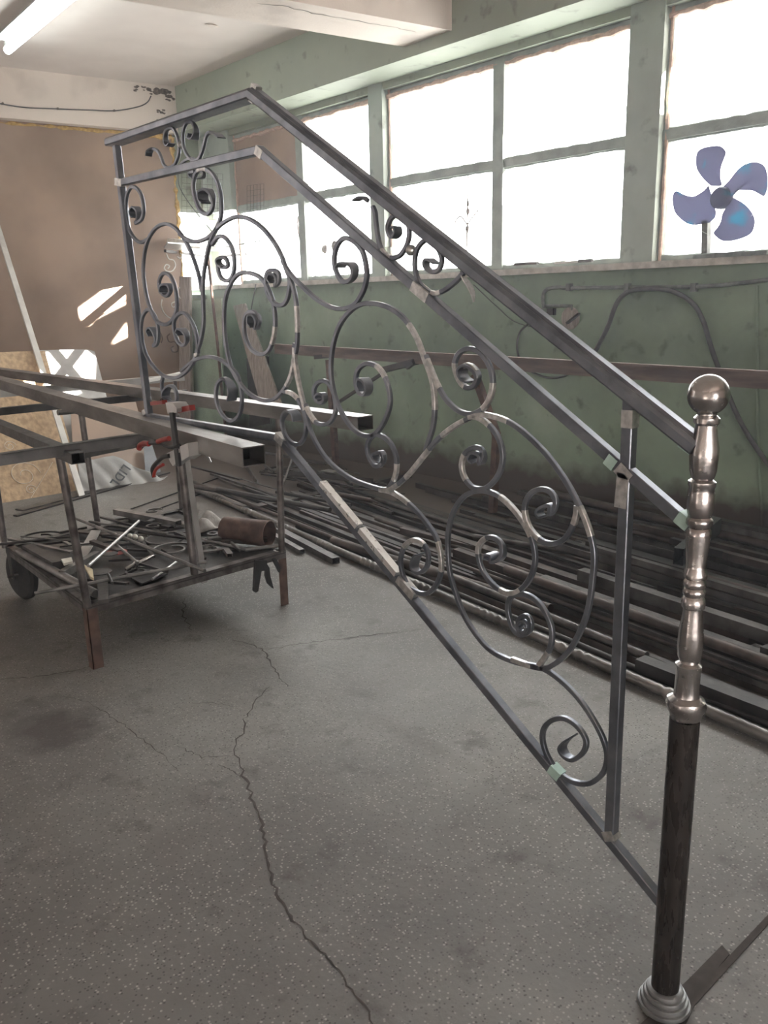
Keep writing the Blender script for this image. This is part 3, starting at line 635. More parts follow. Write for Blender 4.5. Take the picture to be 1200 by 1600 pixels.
scroll(U4([(872, 740), (850, 750), (830, 800), (835, 838), (870, 858), (908, 820), (918, 750), (885, 680), (825, 655), (772, 690), (745, 770), (755, 860), (792, 940), (860, 985), (920, 985), (970, 930), (997, 850), (995, 750), (972, 650), (920, 565), (840, 470), (760, 400), (685, 355), (615, 340)]), end0=.12, coil=.034, grinds=((.3, .4), (.7, .78), (.9, 1)))
W3 = lambda p: frm(p, 3, 800, 750)
scroll(W3([(288, 1200), (255, 1222), (235, 1255), (255, 1292), (292, 1308), (335, 1275), (347, 1220), (310, 1158), (250, 1118), (190, 1125), (150, 1165), (145, 1225), (170, 1300), (220, 1370), (290, 1415), (365, 1420), (425, 1375), (447, 1300), (430, 1220), (380, 1120), (310, 1020), (230, 940), (150, 885), (90, 870)]), end0=.13, coil=.034)
scroll(B3([(592, 818), (565, 800), (560, 778), (588, 770), (600, 800), (585, 830), (555, 830), (530, 790), (522, 740), (540, 700), (575, 688), (625, 720), (655, 780), (660, 840), (648, 895), (622, 940)]), end0=.10, coil=.028, grinds=((.85, .95),))
scroll(A4([(985, 488), (968, 465), (978, 435), (1005, 440), (1015, 480), (998, 505), (1022, 480), (1022, 430), (990, 410), (955, 420), (942, 470), (952, 550), (990, 612), (1040, 628), (1075, 590), (1092, 500), (1085, 430)]), end0=.10, coil=.026)
# frieze between handrail and middle rail
G7 = lambda p: frm(p, 7.06, 230, 180)
scroll(G7([(15, 450), (25, 400), (65, 370), (120, 400), (155, 470), (185, 550), (230, 578), (290, 560), (335, 480), (352, 380), (335, 250), (290, 155), (240, 145), (205, 200), (205, 290), (240, 340), (275, 310)]), w=.010, end0=.05, end1=.1, coil=.026)
scroll(G7([(820, 250), (780, 215), (730, 200), (690, 190), (655, 225), (630, 320), (600, 420), (560, 490), (500, 500), (440, 440), (400, 340), (395, 200), (430, 90), (480, 75), (520, 110), (540, 180), (520, 260), (480, 250), (490, 205)]), w=.010, end0=.07, end1=.1, coil=.03)
blob_m = MB(); rnd = random.Random(2)
blob_m.lathe([(.0, -.012), (.009, -.008), (.013, 0), (.009, .008), (0, .012)], RX(*G7([(375, 325)])[0]), (0, 1, 0), 14).build('collar_bead', M['steel_ground'], rail, True)
scroll(G7([(370, 545), (430, 495), (500, 475), (560, 500)]), w=.008)
scroll(G7([(520, 700), (480, 680), (470, 640), (520, 620)]), w=.009, end0=.05, coil=.02); scroll(G7([(570, 700), (615, 680), (625, 640), (590, 625)]), w=.009, end0=.05, coil=.02)
H4 = lambda p: frm(p, 6.667, 560, 280)
scroll(H4([(-35, 215), (10, 200), (50, 192), (95, 232), (150, 290)][:0] or [(-30, 225), (15, 198), (60, 195), (100, 225)]), w=.010, end0=.05, coil=.026)
scroll(H4([(150, 285), (175, 350), (185, 450), (205, 600), (235, 720), (300, 800), (370, 820), (440, 790), (500, 700), (528, 600), (525, 490), (480, 400), (420, 368), (350, 400), (312, 480), (325, 560), (370, 605), (410, 560), (400, 500), (370, 510)]), w=.011, end1=.09, coil=.028, grinds=((.22, .3),))
scroll(H4([(1100, 970), (1030, 1050), (950, 1120), (880, 1165), (800, 1190), (715, 1160), (640, 1090), (595, 960), (590, 820), (630, 700), (715, 630), (790, 670), (850, 760), (870, 850), (840, 940), (780, 965), (720, 930), (705, 870), (740, 835), (815, 880)]), w=.011, end1=.08, coil=.026, grinds=((.18, .24),))
bb_ = MB().lathe([(.014 * math.sin(math.pi * i / 10), -.014 * math.cos(math.pi * i / 10)) for i in range(11)], RX(*H4([(548, 740)])[0]), seg=16).build('collar_bead', M['steel_ground'], rail, True)
lf = [RX(*p) for p in H4([(1060, 960), (1100, 1030), (1150, 1100), (1190, 1190), (1200, 1280)])]
MB().ribbon(smooth_path(lf, 6), (1, 0, 0), [.004 + .016 * math.sin(math.pi * i / 24) for i in range(25)], .004).build('forged_leaf', M['steel_ground'], rail)
# newel post
def zn(py):                                        # height on the post axis seen at picture row py
    lo, hi = 0.0, 1.6
    for _ in range(40):
        m_ = (lo + hi) / 2; P = V((XR, nb.y, m_)) - CP; y = 800 + F_PX * P.dot(CAMY) / P.dot(CAMZ)
        if y > py: lo = m_
        else: hi = m_
    return lo
def rn(py, hw): P = V((XR, nb.y, zn(py))) - CP; return hw * P.dot(CAMZ) / F_PX
newel = MB(); pr = [(rn(y, h), zn(y)) for y, h in ((1548, 21), (1400, 21.5), (1250, 22.5), (1122, 23))]
nw = MB().lathe(pr, (XR, nb.y, 0), seg=32).build('newel_post', M['dark_tube'], rail, True)
cast = [(1122, 17), (1120, 23), (1112, 25), (1108, 29), (1100, 31), (1092, 29), (1086, 20), (1080, 19), (1048, 18.5), (1044, 20), (1038, 20), (1034, 14), (1030, 16), (1024, 18.5), (1005, 19.5), (985, 18.5), (955, 15), (950, 15), (948, 17.5), (941, 18.5), (934, 17), (931, 14.5), (928, 17), (922, 17.5), (918, 14.5), (914, 17.5), (908, 17), (904, 14.5), (901, 18), (894, 18.5), (888, 15.5), (884, 15), (860, 17), (835, 19), (828, 19), (824, 16), (818, 20.5), (811, 20.5), (807, 17), (802, 19), (790, 21), (770, 20.5), (762, 19), (758, 21), (752, 21), (748, 16), (744, 18), (735, 20.5), (712, 22), (700, 22), (680, 18), (664, 16.5), (660, 20), (653, 20), (648, 15), (644, 15), (641, 17)]
MB().lathe([(rn(y, h), zn(y)) for y, h in cast], (XR, nb.y, 0), seg=32, sq=-.045).build('turned_shaft', M['cast'], nw, True)
cy, R0 = 617, 32; cz = zn(cy); R_ = rn(cy, R0)
MB().lathe([(R_ * math.sin(math.pi * i / 20), cz - R_ * math.cos(math.pi * i / 20)) for i in range(21)], (XR, nb.y, 0), seg=40).build('ball_finial', M['cast'], nw, True)
rp = []
for k, (r, z) in enumerate(((.058, 0), (.060, .006), (.058, .013), (.053, .014), (.054, .020), (.052, .026), (.047, .027), (.048, .033), (.046, .039), (.041, .040), (.042, .045), (.040, .050), (.036, .052), (.034, .053))): rp.append((r, z))
MB().lathe(rp, (XR, nb.y, 0), seg=40).build('base_collar', M['collar'], nw, True)

# ================================================================== WORK TABLE / CART
SZ = 0.30
A, B_, D_, E_ = V((1.345, 3.51, 0)), V((2.48, 3.57, 0)), V((1.42, 4.80, 0)), V((2.56, 4.85, 0))
cart = empty('work_trolley', (1.95, 4.2, 0), 'home-made steel work trolley with tall legs and a low shelf full of offcuts', 'trolley')
zv = lambda p, z: V((p.x, p.y, z))
MB().prism([zv(A, SZ - .006), zv(B_, SZ - .006), zv(E_, SZ - .006), zv(D_, SZ - .006)], (0, 0, .006)).build('shelf_plate', M['pile_dark'], cart)
for a, b, d in ((A, B_, (0, 1, 0)), (A, D_, (1, 0, 0)), (B_, E_, (-1, 0, 0)), (D_, E_, (0, -1, 0))):
    MB().angle(zv(a, SZ + .012), zv(b, SZ + .012), .045, .004, ((0, 0, -1), d)).build('shelf_edge', M['leg_steel'] if a is A else M['frame_dark'], cart)
for p in (A, B_):
    MB().angle(zv(p, SZ - .01), zv(p, 0), .05, .004, ((1 if p is A else -1, 0, 0), (0, 1, 0))).build('leg', M['rust'], cart)
MB().angle(zv(E_, SZ - .01), zv(E_, 0), .042, .004, ((-1, 0, 0), (0, -1, 0))).build('leg', M['rust'], cart)
FZ = 1.05
T_A = onZ(92, 716, FZ - .02)
ups = [(A + V((.01, .01, SZ)), zv(A, 1.0) + V((-.05, -.03, 0)) , .018), (B_ + V((-.02, .01, SZ)), zv(B_, 1.07), .018), (D_ + V((.0, 0, SZ)), zv(D_, 1.0), .017),
       (V((1.92, 3.56, SZ)), V((1.90, 3.58, 1.05)), .020), (V((1.98, 4.83, SZ)), V((1.95, 4.83, 1.08)), .018), (zv(E_, SZ), zv(E_, 1.05), .017)]
for a, b, r in ups: MB().tube([a, b], r, 12).build('upright', M['leg_steel'], cart, True)
MB().hollow(V((2.02, 3.66, .22)), V((1.93, 3.60, 1.06)), .03, .03, .003, (0, 1, 0)).build('upright', M['sheet'], cart)
a0, a1 = onZ(-40, 716, 1.05), onZ(262, 672, 1.085)
MB().angle(a0, a1, .045, .005, ((0, 0, -1), (0, 1, 0))).build('top_rail', M['frame_dark'], cart)
q = onZ(122, 716, 1.02)
MB().hollow(onZ(-60, 640, 1.02), q, .055, .045, .003).build('top_rail', M['frame_dark'], cart)
MB().bar(onZ(-60, 640, 1.02), q + (onZ(-60, 640, 1.02) - q).normalized() * .06, .048, .038).build('shade_plug', M['bore_shade'], cart)  # black plug, painted shade inside the tube end
MB().hollow(onZ(120, 712, 1.02) + V((0, .02, 0)), onZ(295, 676, 1.02), .035, .035).build('top_rail', M['table_steel'], cart)
MB().hollow(zv(D_, 1.06) + V((-.6, 0, 0)), zv(E_, 1.06) + V((.1, 0, 0)), .04, .04).build('top_rail', M['frame_dark'], cart)
# small T support at the back
MB().tube([onZ(90, 645, 1.02) + V((0, 0, 0)), onZ(140, 640, 1.02)], .016, 12).build('top_rail', M['table_steel'], cart, True)
# wheel at the back left
wc = V((1.47, 4.73, .15))
wh = MB().lathe([(.10, -.022), (.135, -.024), (.15, -.012), (.15, .012), (.135, .024), (.10, .022), (.09, .0)], wc, (1, 0.15, 0), 28).build('wheel', M['rubber'], cart, True)
MB().lathe([(.095, -.012), (.095, .012)], wc, (1, .15, 0), 24).build('wheel_rim', M['frame_dark'], wh, True)
MB().tube([wc - V((.08, 0, 0)), wc + V((.08, 0, 0))], .01, 8).build('axle', M['leg_steel'], wh)
MB().prism([V((1.42, 4.70, .31)), V((1.42, 4.78, .31)), V((1.42, 4.75, .13)), V((1.42, 4.71, .13))], (-.005, 0, 0)).build('wheel_bracket', M['frame_dark'], cart)

# two heavy box beams on the trolley
def shade_plug(par, a, b, w, t):
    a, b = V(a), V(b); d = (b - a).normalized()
    MB().bar(a + d * .10, b - d * .10, w - .010, t - .010).build('shade_plug', M['bore_shade'], par)  # solid black filler painting the dark interior of the beam
def beam(name, e0, e1, w, t, label, m='table_steel'):
    o_ = MB().hollow(e0, e1, w, t, .004).build(name, M[m]); tag(o_, label, 'beam', 'box beams on the trolley'); shade_plug(o_, e0, e1, w, t); return o_
beam('box_beam', V((1.40, 2.16, 1.145)), V((1.84, 6.05, 1.145)), .08, .062, 'long steel box beam clamped under the railing, the nearer of two', 'table_steel')
e0 = (onZ(560, 652, 1.135) + onZ(581, 648, 1.135)) / 2
e1 = onZ(-20, 573, 1.135)
e0.z = e1.z = 1.105
beam('box_beam', e0, e1, .085, .06, 'long steel box beam behind the railing, open end towards the wall rack', 'table_steel')
# trestle top cross-piece carrying the rear ends
tc0 = empty('steel_trestle', (2.9, 6.0, 0), 'low steel trestle carrying the far ends of the box beams', 'trestle')
MB().hollow(V((1.2, 5.95, 1.05)), V((3.3, 6.05, 1.05)), .05, .05).build('cross_bar', M['sheet'], tc0)
for x in (1.3, 3.2): 
    MB().tube([V((x, 6.0, 0)), V((x, 6.0, 1.03))], .014, 10).build('leg', M['leg_steel'], tc0, True)
# pale bar lying across behind the beams
tag(MB().bar(onZ(225, 596, 1.10), onZ(285, 583, 1.10), .05, .02).build('flat_bar', M['white_bar']), 'short bright flat bar lying behind the railing foot', 'bar')

# F-clamp holding the railing, with red handles
cl = empty('bar_clamp', RX(268, 640), 'black bar clamp with red grips pinching the railing to the nearer beam', 'clamp')
K8 = lambda x, y, X=1.36: onX(x / 8.571 + 200, y / 8.571 + 600, X)
MB().bar(K8(590, 380), K8(680, 1100), .010, .024, (0, 1, 0)).build('clamp_bar', M['black'], cl)
MB().prism([K8(500, 250), K8(600, 255), K8(655, 330), K8(650, 380), K8(530, 400)], (.05, 0, 0)).build('clamp_jaw', M['sheet'], cl)
MB().bar(K8(560, 255, 1.40), K8(760, 300, 1.40), .007, .005).build('jaw_arm', M['sheet'], cl)
MB().bar(K8(640, 280, 1.40), K8(800, 340, 1.40), .012, .006).build('jaw_arm', M['frame_dark'], cl)
MB().bar(K8(700, 350, 1.39), K8(860, 315, 1.39), .022, .018).build('grip', M['red'], cl)
MB().bar(K8(330, 260, 1.45), K8(490, 240, 1.45), .02, .014).build('grip', M['red'], cl)
MB().tube(smooth_path([K8(420, 240, 1.45), K8(450, 200, 1.45), K8(480, 230, 1.45)], 4), .003, 6).build('wire_spring', M['black'], cl)
MB().prism([K8(520, 930), K8(680, 850), K8(680, 1030), K8(600, 1100), K8(560, 1040)], (.04, 0, 0)).build('sliding_jaw', M['sheet'], cl)
MB().prism([K8(690, 840), K8(800, 790), K8(815, 970), K8(720, 1030)], (.05, 0, 0)).build('sliding_jaw', M['sheet'], cl)
pts = [K8(150, 850), K8(200, 800), K8(300, 790), K8(420, 800), K8(560, 850), K8(680, 830)]
MB().tube(smooth_path(pts, 5), [.009 + .004 * math.cos(i / 26 * 5) for i in range(26)], 10).build('handle', M['black'], cl, True)
MB().tube(smooth_path([K8(150, 870, 1.355), K8(165, 825, 1.355), K8(210, 800, 1.355), K8(280, 800, 1.355)], 5), .010, 10).build('grip', M['red'], cl, True)
MB().tube(smooth_path([K8(400, 770, 1.355), K8(470, 745, 1.355), K8(550, 730, 1.355)], 5), .009, 10).build('grip', M['red'], cl, True)
pts = [K8(560, 960), K8(470, 980), K8(400, 1040), K8(340, 1110), K8(330, 1170), K8(350, 1250)]
MB().tube(smooth_path(pts, 5), .008, 10).build('handle', M['black'], cl, True)
MB().tube(smooth_path([K8(470, 1080, 1.355), K8(400, 1120, 1.355), K8(360, 1170, 1.355), K8(345, 1240, 1.355)], 5), .006, 10).build('grip', M['red'], cl, True)
MB().tube(smooth_path([K8(880, 860, 1.5), K8(960, 890, 1.5), K8(1060, 960, 1.5), K8(1110, 1050, 1.5)], 6), .004, 8).build('bent_rod', M['sheet'], cl, True)
MB().bar(K8(820, 760, 1.42), K8(850, 930, 1.42), .012, .02, (0, 1, 0)).build('clamp_screw', M['frame_dark'], cl)
# second clamp hanging under the shelf's right corner
c2 = empty('spring_clamp', (2.3, 3.55, .25), 'black spring clamp hanging under the right corner of the trolley shelf', 'clamp')
S4 = lambda x, y: onY(x / 4 + 200, y / 4 + 740, 3.54)
MB().prism([S4(800, 545), S4(870, 545), S4(870, 605), S4(835, 610), S4(815, 735), S4(800, 745), S4(790, 735)], (0, .02, 0)).build('jaw', M['black'], c2)
MB().prism([S4(860, 550), S4(885, 590), S4(890, 640), S4(912, 720), S4(880, 690), S4(864, 640), S4(866, 600)], (0, .02, 0)).build('jaw', M['black'], c2)
MB().prism([S4(910, 540), S4(930, 535), S4(955, 590), S4(950, 620)], (0, .02, 0)).build('strut', M['black'], c2)

# things lying on the shelf
G = 'offcuts on the trolley shelf'
TZ = SZ + .006
def onS(x, y, z=0.0): return onZ(x, y, TZ + z)
def rod(px0, px1, r, z, m, name, label, cat, sq_=None, hollow=False, group=G):
    a, b = onS(*px0, z), onS(*px1, z)
    mb = MB()
    if hollow: mb.hollow(a, b, sq_[0], sq_[1], .003)
    elif sq_: mb.bar(a, b, sq_[0], sq_[1])
    else: mb.tube([a, b], r, 10)
    return tag(mb.build(name, M[m], None, not sq_), label, cat, group)
rod((182, 799), (279, 818), 0, .045, 'heap_grey', 'box_tube', 'dark rectangular tube with open end, farthest back on the trolley shelf', 'tube', (.05, .035), True)
rod((205, 812), (268, 826), 0, .02, 'pile_dark', 'box_tube', 'dark square tube tucked beneath the open rectangular tube', 'tube', (.04, .03), True)
rod((138, 884), (217, 814), .008, .09, 'sheet', 'steel_rod', 'bright round rod lying slantwise over the heap on the shelf', 'rod')
rod((54, 927), (322, 878), .008, .055, 'heap_grey', 'steel_rod', 'long thin rod along the shelf front, poking out past the left corner', 'rod')
rod((116, 809), (320, 892), .009, .075, 'heap_grey', 'steel_rod', 'long dark rod crossing the shelf from back left to front middle', 'rod')
rod((140, 815), (262, 834), .008, .06, 'heap_grey', 'steel_rod', 'thin rod at the back of the shelf beside its twin', 'rod')
rod((150, 824), (300, 842), .008, .045, 'pile_dark', 'steel_rod', 'dark rod lying in front of the two thin back rods', 'rod')
rod((-5, 851), (112, 838), .007, .06, 'pile_dark', 'steel_rod', 'thin dark rod reaching past the left edge of the shelf', 'rod')
rod((14, 842), (112, 863), 0, .05, 'heap_grey', 'flat_bar', 'grey flat bar slanting across the shelf left corner', 'bar', (.022, .012))
rod((28, 861), (150, 928), .02, .022, 'heap_grey', 'steel_pipe', 'thick dark pipe along the left edge of the shelf', 'pipe')
rod((44, 857), (92, 884), 0, .035, 'pile_dark', 'box_tube', 'stubby thick dark tube beside the left edge pipe', 'tube', (.06, .045))
rod((97, 897), (152, 866), 0, .03, 'heap_grey', 'box_tube', 'short grey square tube showing its black open end', 'tube', (.035, .035), True)
rod((160, 895), (162, 940), 0, .03, 'pile_dark', 'flat_bar', 'dark flat bar hanging over the front edge of the shelf', 'bar', (.045, .02))
rod((120, 830), (176, 836), 0, .02, 'pile_brown', 'flat_bar', 'brown flat offcut near the back uprights', 'bar', (.05, .01))
rod((126, 873), (150, 829), 0, .03, 'sheet', 'flat_bar', 'wide pale flat bar in the middle of the heap', 'bar', (.055, .008))
rod((180, 850), (215, 880), .009, .06, 'heap_grey', 'steel_rod', 'short rod ending at the shiny nozzle', 'rod')
rod((125, 851), (160, 850), .008, .05, 'sheet', 'steel_rod', 'short bright rod behind the thick leaning leg', 'rod')
rod((232, 815), (252, 805), 0, .05, 'heap_grey', 'flat_bar', 'small flat bar end beyond the ring scrolls', 'bar', (.03, .006))
rod((180, 812), (235, 806), 0, .02, 'pile_dark', 'flat_bar', 'dark flat strip at the rear edge of the shelf', 'bar', (.03, .006))
rod((288, 838), (352, 845), .008, .03, 'heap_grey', 'steel_rod', 'thin rod beside the rusty cylinder', 'rod')
rod((238, 905), (275, 878), .006, .02, 'sheet', 'steel_rod', 'short shiny wire near the shelf front', 'rod')
bent = MB().tube([onS(305, 841, .03), onS(385, 859, .03), onS(438, 852, .03)], .010, 10).build('bent_rod', M['heap_grey'], None, True); tag(bent, 'bent dark rod lying before the rusty cylinder', 'rod', G)
for i, (a, b, mm) in enumerate((((55, 852), (110, 845), 'pile_dark'), ((85, 872), (118, 884), 'pile_dark'), ((100, 846), (140, 872), 'heap_grey'), ((160, 838), (235, 850), 'pile_dark'), ((170, 876), (230, 872), 'pile_dark'), ((210, 830), (240, 870), 'pile_dark'),
                                ((70, 878), (130, 925), 'heap_grey'), ((175, 905), (215, 888), 'pile_dark'), ((130, 905), (200, 912), 'pile_dark'), ((250, 830), (300, 822), 'heap_grey'), ((150, 806), (210, 822), 'pile_dark'), ((280, 812), (300, 835), 'heap_grey'), ((190, 858), (252, 862), 'pile_dark'), ((95, 832), (135, 824), 'pile_dark'))):
    rod(a, b, 0, .012 + .006 * (i % 3), mm, 'steel_offcut', 'small dark steel offcut buried in the heap on the trolley shelf', 'offcut', (.018, .012), group='small buried offcuts on the trolley shelf')
rnd = random.Random(77)
for i in range(34):
    u, v = rnd.uniform(.08, .95), rnd.uniform(.05, .95)
    if u > .72 and v > .35: continue
    lx = 1.36 + (1.08 * u) + .09 * v; ly = 3.55 + 1.2 * v; a = rnd.uniform(0, 3.14) if i % 3 else rnd.uniform(1.2, 1.9); L_ = rnd.uniform(.08, .42)
    dx, dy = math.cos(a) * L_ / 2, math.sin(a) * L_ / 2
    if lx - abs(dx) < 1.36 or lx + abs(dx) > 2.5 or ly - abs(dy) < 3.54: continue
    z_ = TZ + .012 + .011 * (i % 5); mm = rnd.choice(('pile_dark', 'pile_grey', 'pile_dark', 'pile_brown', 'table_steel')); kk = i % 4; mb = MB()
    p0, p1 = V((lx - dx, ly - dy, z_)), V((lx + dx, ly + dy, z_ + rnd.uniform(0, .02)))
    if kk == 0: mb.tube([p0, p1], rnd.uniform(.004, .009), 8); nm = 'rod_offcut'
    elif kk == 1: mb.bar(p0, p1, rnd.uniform(.015, .05), .006); nm = 'flat_offcut'
    elif kk == 2: mb.hollow(p0, p1, .03, .02, .003); nm = 'tube_offcut'
    else: mb.bar(p0, p1, .012, .012); nm = 'square_offcut'
    w4 = {'rod_offcut': 'round rod', 'flat_offcut': 'flat strip', 'tube_offcut': 'box tube', 'square_offcut': 'square rod'}[nm]
    lb_ = 'short ' + {'pile_dark': 'blackish ', 'pile_grey': 'grey ', 'pile_brown': 'rust-brown ', 'table_steel': 'lighter '}[mm] + w4 + ' offcut loose in the heap on the trolley shelf'
    tag(mb.build(nm, M[mm]), lb_, 'offcut', 'loose offcuts on the trolley shelf: ' + lb_[:40])
def spiral_px(c, r, z, label, turns=1.6, w=.010, m='heap_grey', sy=1.0):
    p0 = onS(*c, z); P = []
    for i in range(34):
        t = i / 45; a = t * turns * 2 * math.pi; q = r * (1 - .78 * t); P.append(p0 + V((math.cos(a) * q, math.sin(a) * q, 0)))
    o_ = MB().ribbon(P, (0, 0, 1), w, w).build('forged_scroll', M[m]); return tag(o_, label, 'scroll', 'loose forged scrolls on the trolley shelf')
spiral_px((262, 842), .15, .03, 'largest loose scroll lying behind the front middle upright')
spiral_px((268, 858), .12, .045, 'middle-sized loose scroll on top of the largest one')
spiral_px((326, 858), .085, .02, 'loose scroll lying nearest to the rusty cylinder')
spiral_px((62, 839), .12, .04, 'loose scroll at the back left of the shelf', m='pile_dark')
spiral_px((240, 822), .05, .05, 'small loose scroll under the open rectangular tube', m='pile_dark')
spiral_px((215, 893), .07, .02, 'loose scroll right beside the shiny nozzle')
spiral_px((333, 834), .04, .02, 'smallest loose scroll at the foot of the grey rag')
spiral_px((240, 798), .06, .03, 'loose hook scroll at the far edge of the shelf', 1.1)
can = MB().pipe(onS(352, 827, .078), onS(421, 834, .078), .072, .004, 24).build('steel_cylinder', M['rust'], None, True); tag(can, 'wide rusty open cylinder lying at the right of the shelf', 'cylinder', G)
def disc(c, r, z, m, label, th=.004):
    return tag(MB().lathe([(.01, 0), (r, 0), (r, th), (.01, th)], onS(*c, z), seg=24).build('grinding_disc', M[m]), label, 'disc', 'grinding discs on the shelf')
disc((182, 863), .055, .055, 'red', 'red worn grinding disc in the heap'); disc((172, 866), .04, .062, 'pile_dark', 'small dark disc lying on the red one'); disc((157, 894), .055, .04, 'pile_dark', 'dark grinding disc right of the leaning front leg')
for i, p in enumerate(((203, 838), (211, 839), (220, 842))):
    tag(MB().lathe([(.016 * math.sin(math.pi * k / 8), -.016 * math.cos(math.pi * k / 8)) for k in range(9)], onS(*p, .07), seg=12).build('steel_ball', M['white_bits'], None, True), ('leftmost', 'middle', 'rightmost')[i] + ' of the three pale balls in a row on the shelf', 'ball', 'pale balls on the shelf')
nz = MB().lathe([(.006, 0), (.012, .01), (.012, .06), (.018, .065), (.018, .085), (.010, .09), (.010, .16), (.004, .19)], onS(196, 890, .04), (onS(236, 870, .06) - onS(196, 890, .04)), 14).build('torch_nozzle', M['cast'], None, True); tag(nz, 'shiny metal torch nozzle near the front of the shelf', 'nozzle', G)
tag(MB().prism([onS(131, 885, .05), onS(145, 893, .05), (onS(147, 907, .05)), onS(142, 905, .05)], (0, 0, .012)).build('card_scrap', M['cream']), 'cream wedge of card beside the leaning front leg', 'scrap', G)
tag(MB().prism([onS(96, 877, .06), onS(112, 874, .06), onS(114, 880, .06), onS(100, 884, .06)], (0, 0, .012)).build('paper_scrap', M['white_bits']), 'white folded paper scrap near the left of the shelf', 'scrap', G)
def rag(c, rx, ry, hgt, m, name, label, cat, seed, n=14):
    rnd = random.Random(seed); mb = MB(); ph = [rnd.uniform(0, 6) for _ in range(4)]
    for i in range(n + 1):
        for j in range(n + 1):
            u, v = i / n * 2 - 1, j / n * 2 - 1
            k = 1 + .18 * math.sin(3 * math.atan2(v, u) + ph[0]); z = hgt * (.5 + .5 * math.sin(4 * u + ph[1]) * math.cos(3.4 * v + ph[2])) * (1 - max(abs(u), abs(v)) ** 3 * .8) + .004
            mb.v.append(c + V((u * rx * k, v * ry * k, z)))
    for i in range(n):
        for j in range(n): a = i * (n + 1) + j; mb.f.append((a, a + 1, a + n + 2, a + n + 1))
    o_ = mb.build(name, M[m], None, True); s_ = o_.modifiers.new('t', 'SOLIDIFY'); s_.thickness = .003
    return tag(o_, label, cat)
rag(onS(322, 824, .01), .11, .11, .09, 'cloth', 'cloth_rag', 'crumpled grey rag lying left of the rusty cylinder', 'cloth', 3)
tag(MB().prism([onS(205, 905, .005), onS(258, 888, .005), onS(262, 898, .005), onS(222, 914, .005)], (0, 0, .008)).build('metal_plate', M['pile_dark']), 'torn dark plate lying flat at the shelf front', 'plate', G)
tag(MB().prism([onS(292, 795, .02), onS(312, 798, .05), onS(308, 812, .04), (onS(290, 815, .01))], (0, 0, .006)).build('metal_plate', M['pile_grey']), 'grey angled plate standing behind the rag', 'plate', G)

# ================================================================== LEFT BACK CORNER: boards, bag, long white bar
def slab(name, pts, th, m, label, cat, nrm=None, group=None):
    pts = [V(p) for p in pts]; n_ = nrm or (pts[1] - pts[0]).cross(pts[2] - pts[0]).normalized()
    if n_.y < 0: n_ = -n_
    return tag(MB().prism(pts, n_ * th).build(name, M[m]), label, cat, group)
def leanpt(px, py, y0=7.6, y1=9.0, z1=1.6):        # plane leaning back against the wall
    n = V((0, z1, -(y1 - y0))).normalized(); P = V((0, y0, 0)); r = ray(px, py); return CP + r * ((P - CP).dot(n) / r.dot(n))
LB = lambda x, y: leanpt(x, y, 7.35, 8.3, 1.3)
osb = slab('osb_board', [LB(-60, 792), LB(26, 790), LB(131, 771), LB(70, 548), LB(-60, 552)], .018, 'osb', 'golden chipboard sheet with chalk scroll sketches leaning at the left', 'board')
L2 = lambda x, y: leanpt(x, y, 7.35, 8.3, 1.3) + V((0, -.004, 0))
def chalk(c, r, turns=1.5):
    p0 = L2(*c); P = []
    for i in range(30):
        t = i / 29; a = t * turns * 6.283; q = r * (1 - .8 * t); P.append(p0 + V((math.cos(a) * q, math.sin(a) * q * .58, math.sin(a) * q * .8)))
    MB().tube(P, .0035, 4).build('chalk_sketch', M['chalk'], osb)
chalk((15, 697), .055); chalk((38, 742), .14); chalk((48, 765), .05)
MB().tube([L2(48, 778), L2(82, 722)], .003, 4).build('chalk_sketch', M['chalk'], osb)
LC = lambda x, y: leanpt(x, y, 7.65, 8.7, 1.3)
slab('fibreboard_sheet', [LC(118, 768), LC(245, 752), LC(212, 628), LC(110, 632)], .012, 'board', 'brown board leaning behind the grey cloth bag', 'board')
LD = lambda x, y: leanpt(x, y, 7.9, 8.9, 1.3)
sh = slab('steel_sheet', [LD(58, 700), LD(185, 690), LD(148, 549), LD(138, 546), LD(62, 547)], .004, 'sheet', 'grey sheet of steel with a small hole, standing against the back wall', 'sheet')
hc = LD(127, 548) + V((0, -.004, -.03)); MB().lathe([(.001, 0), (.018, 0), (.018, .002)], hc, (0, -1, 0), 16).build('drilled_hole', M['black'], sh)
LE = lambda x, y: leanpt(x, y, 7.5, 8.6, 1.3)
slab('steel_sheet', [LE(228, 752), LE(255, 748), LE(236, 690), LE(224, 690)], .004, 'blue_sheet', 'narrow grey steel strip standing right of the brown board', 'sheet')
pb, pt_ = onZ(128, 776, .0), onB(-14, 322, .03)
tag(MB().bar(pb, pt_, .055, .02, (0, -1, 0)).build('white_bar', M['white_bar']), 'very long whitish bar leaning against the back wall at the left', 'bar')
# cloth bag with the shop's name
BG = lambda x, y: leanpt(x, y, 7.2, 8.0, 1.2)
bag_pts = [(120, 722), (176, 713), (205, 725), (236, 741), (248, 748), (262, 744), (252, 753), (236, 757), (230, 766), (196, 766), (166, 766), (140, 773), (126, 770)]
bm = bmesh.new(); vs = [bm.verts.new(BG(*p)) for p in bag_pts]; bm.faces.new(vs)
bmesh.ops.triangulate(bm, faces=bm.faces); 
for _ in range(3): bmesh.ops.subdivide_edges(bm, edges=bm.edges, cuts=1, use_grid_fill=True)
rnd = random.Random(5)
for v in bm.verts: v.co += V((0, -1, .4)) * (.018 * math.sin(v.co.x * 19) * math.cos(v.co.z * 15 + v.co.x * 6) + .012 * math.sin(v.co.x * 43 + v.co.z * 22))
me = bpy.data.meshes.new('cloth_bag'); bm.to_mesh(me); bm.free(); me.materials.append(M['bag'])
me.polygons.foreach_set('use_smooth', [True] * len(me.polygons))
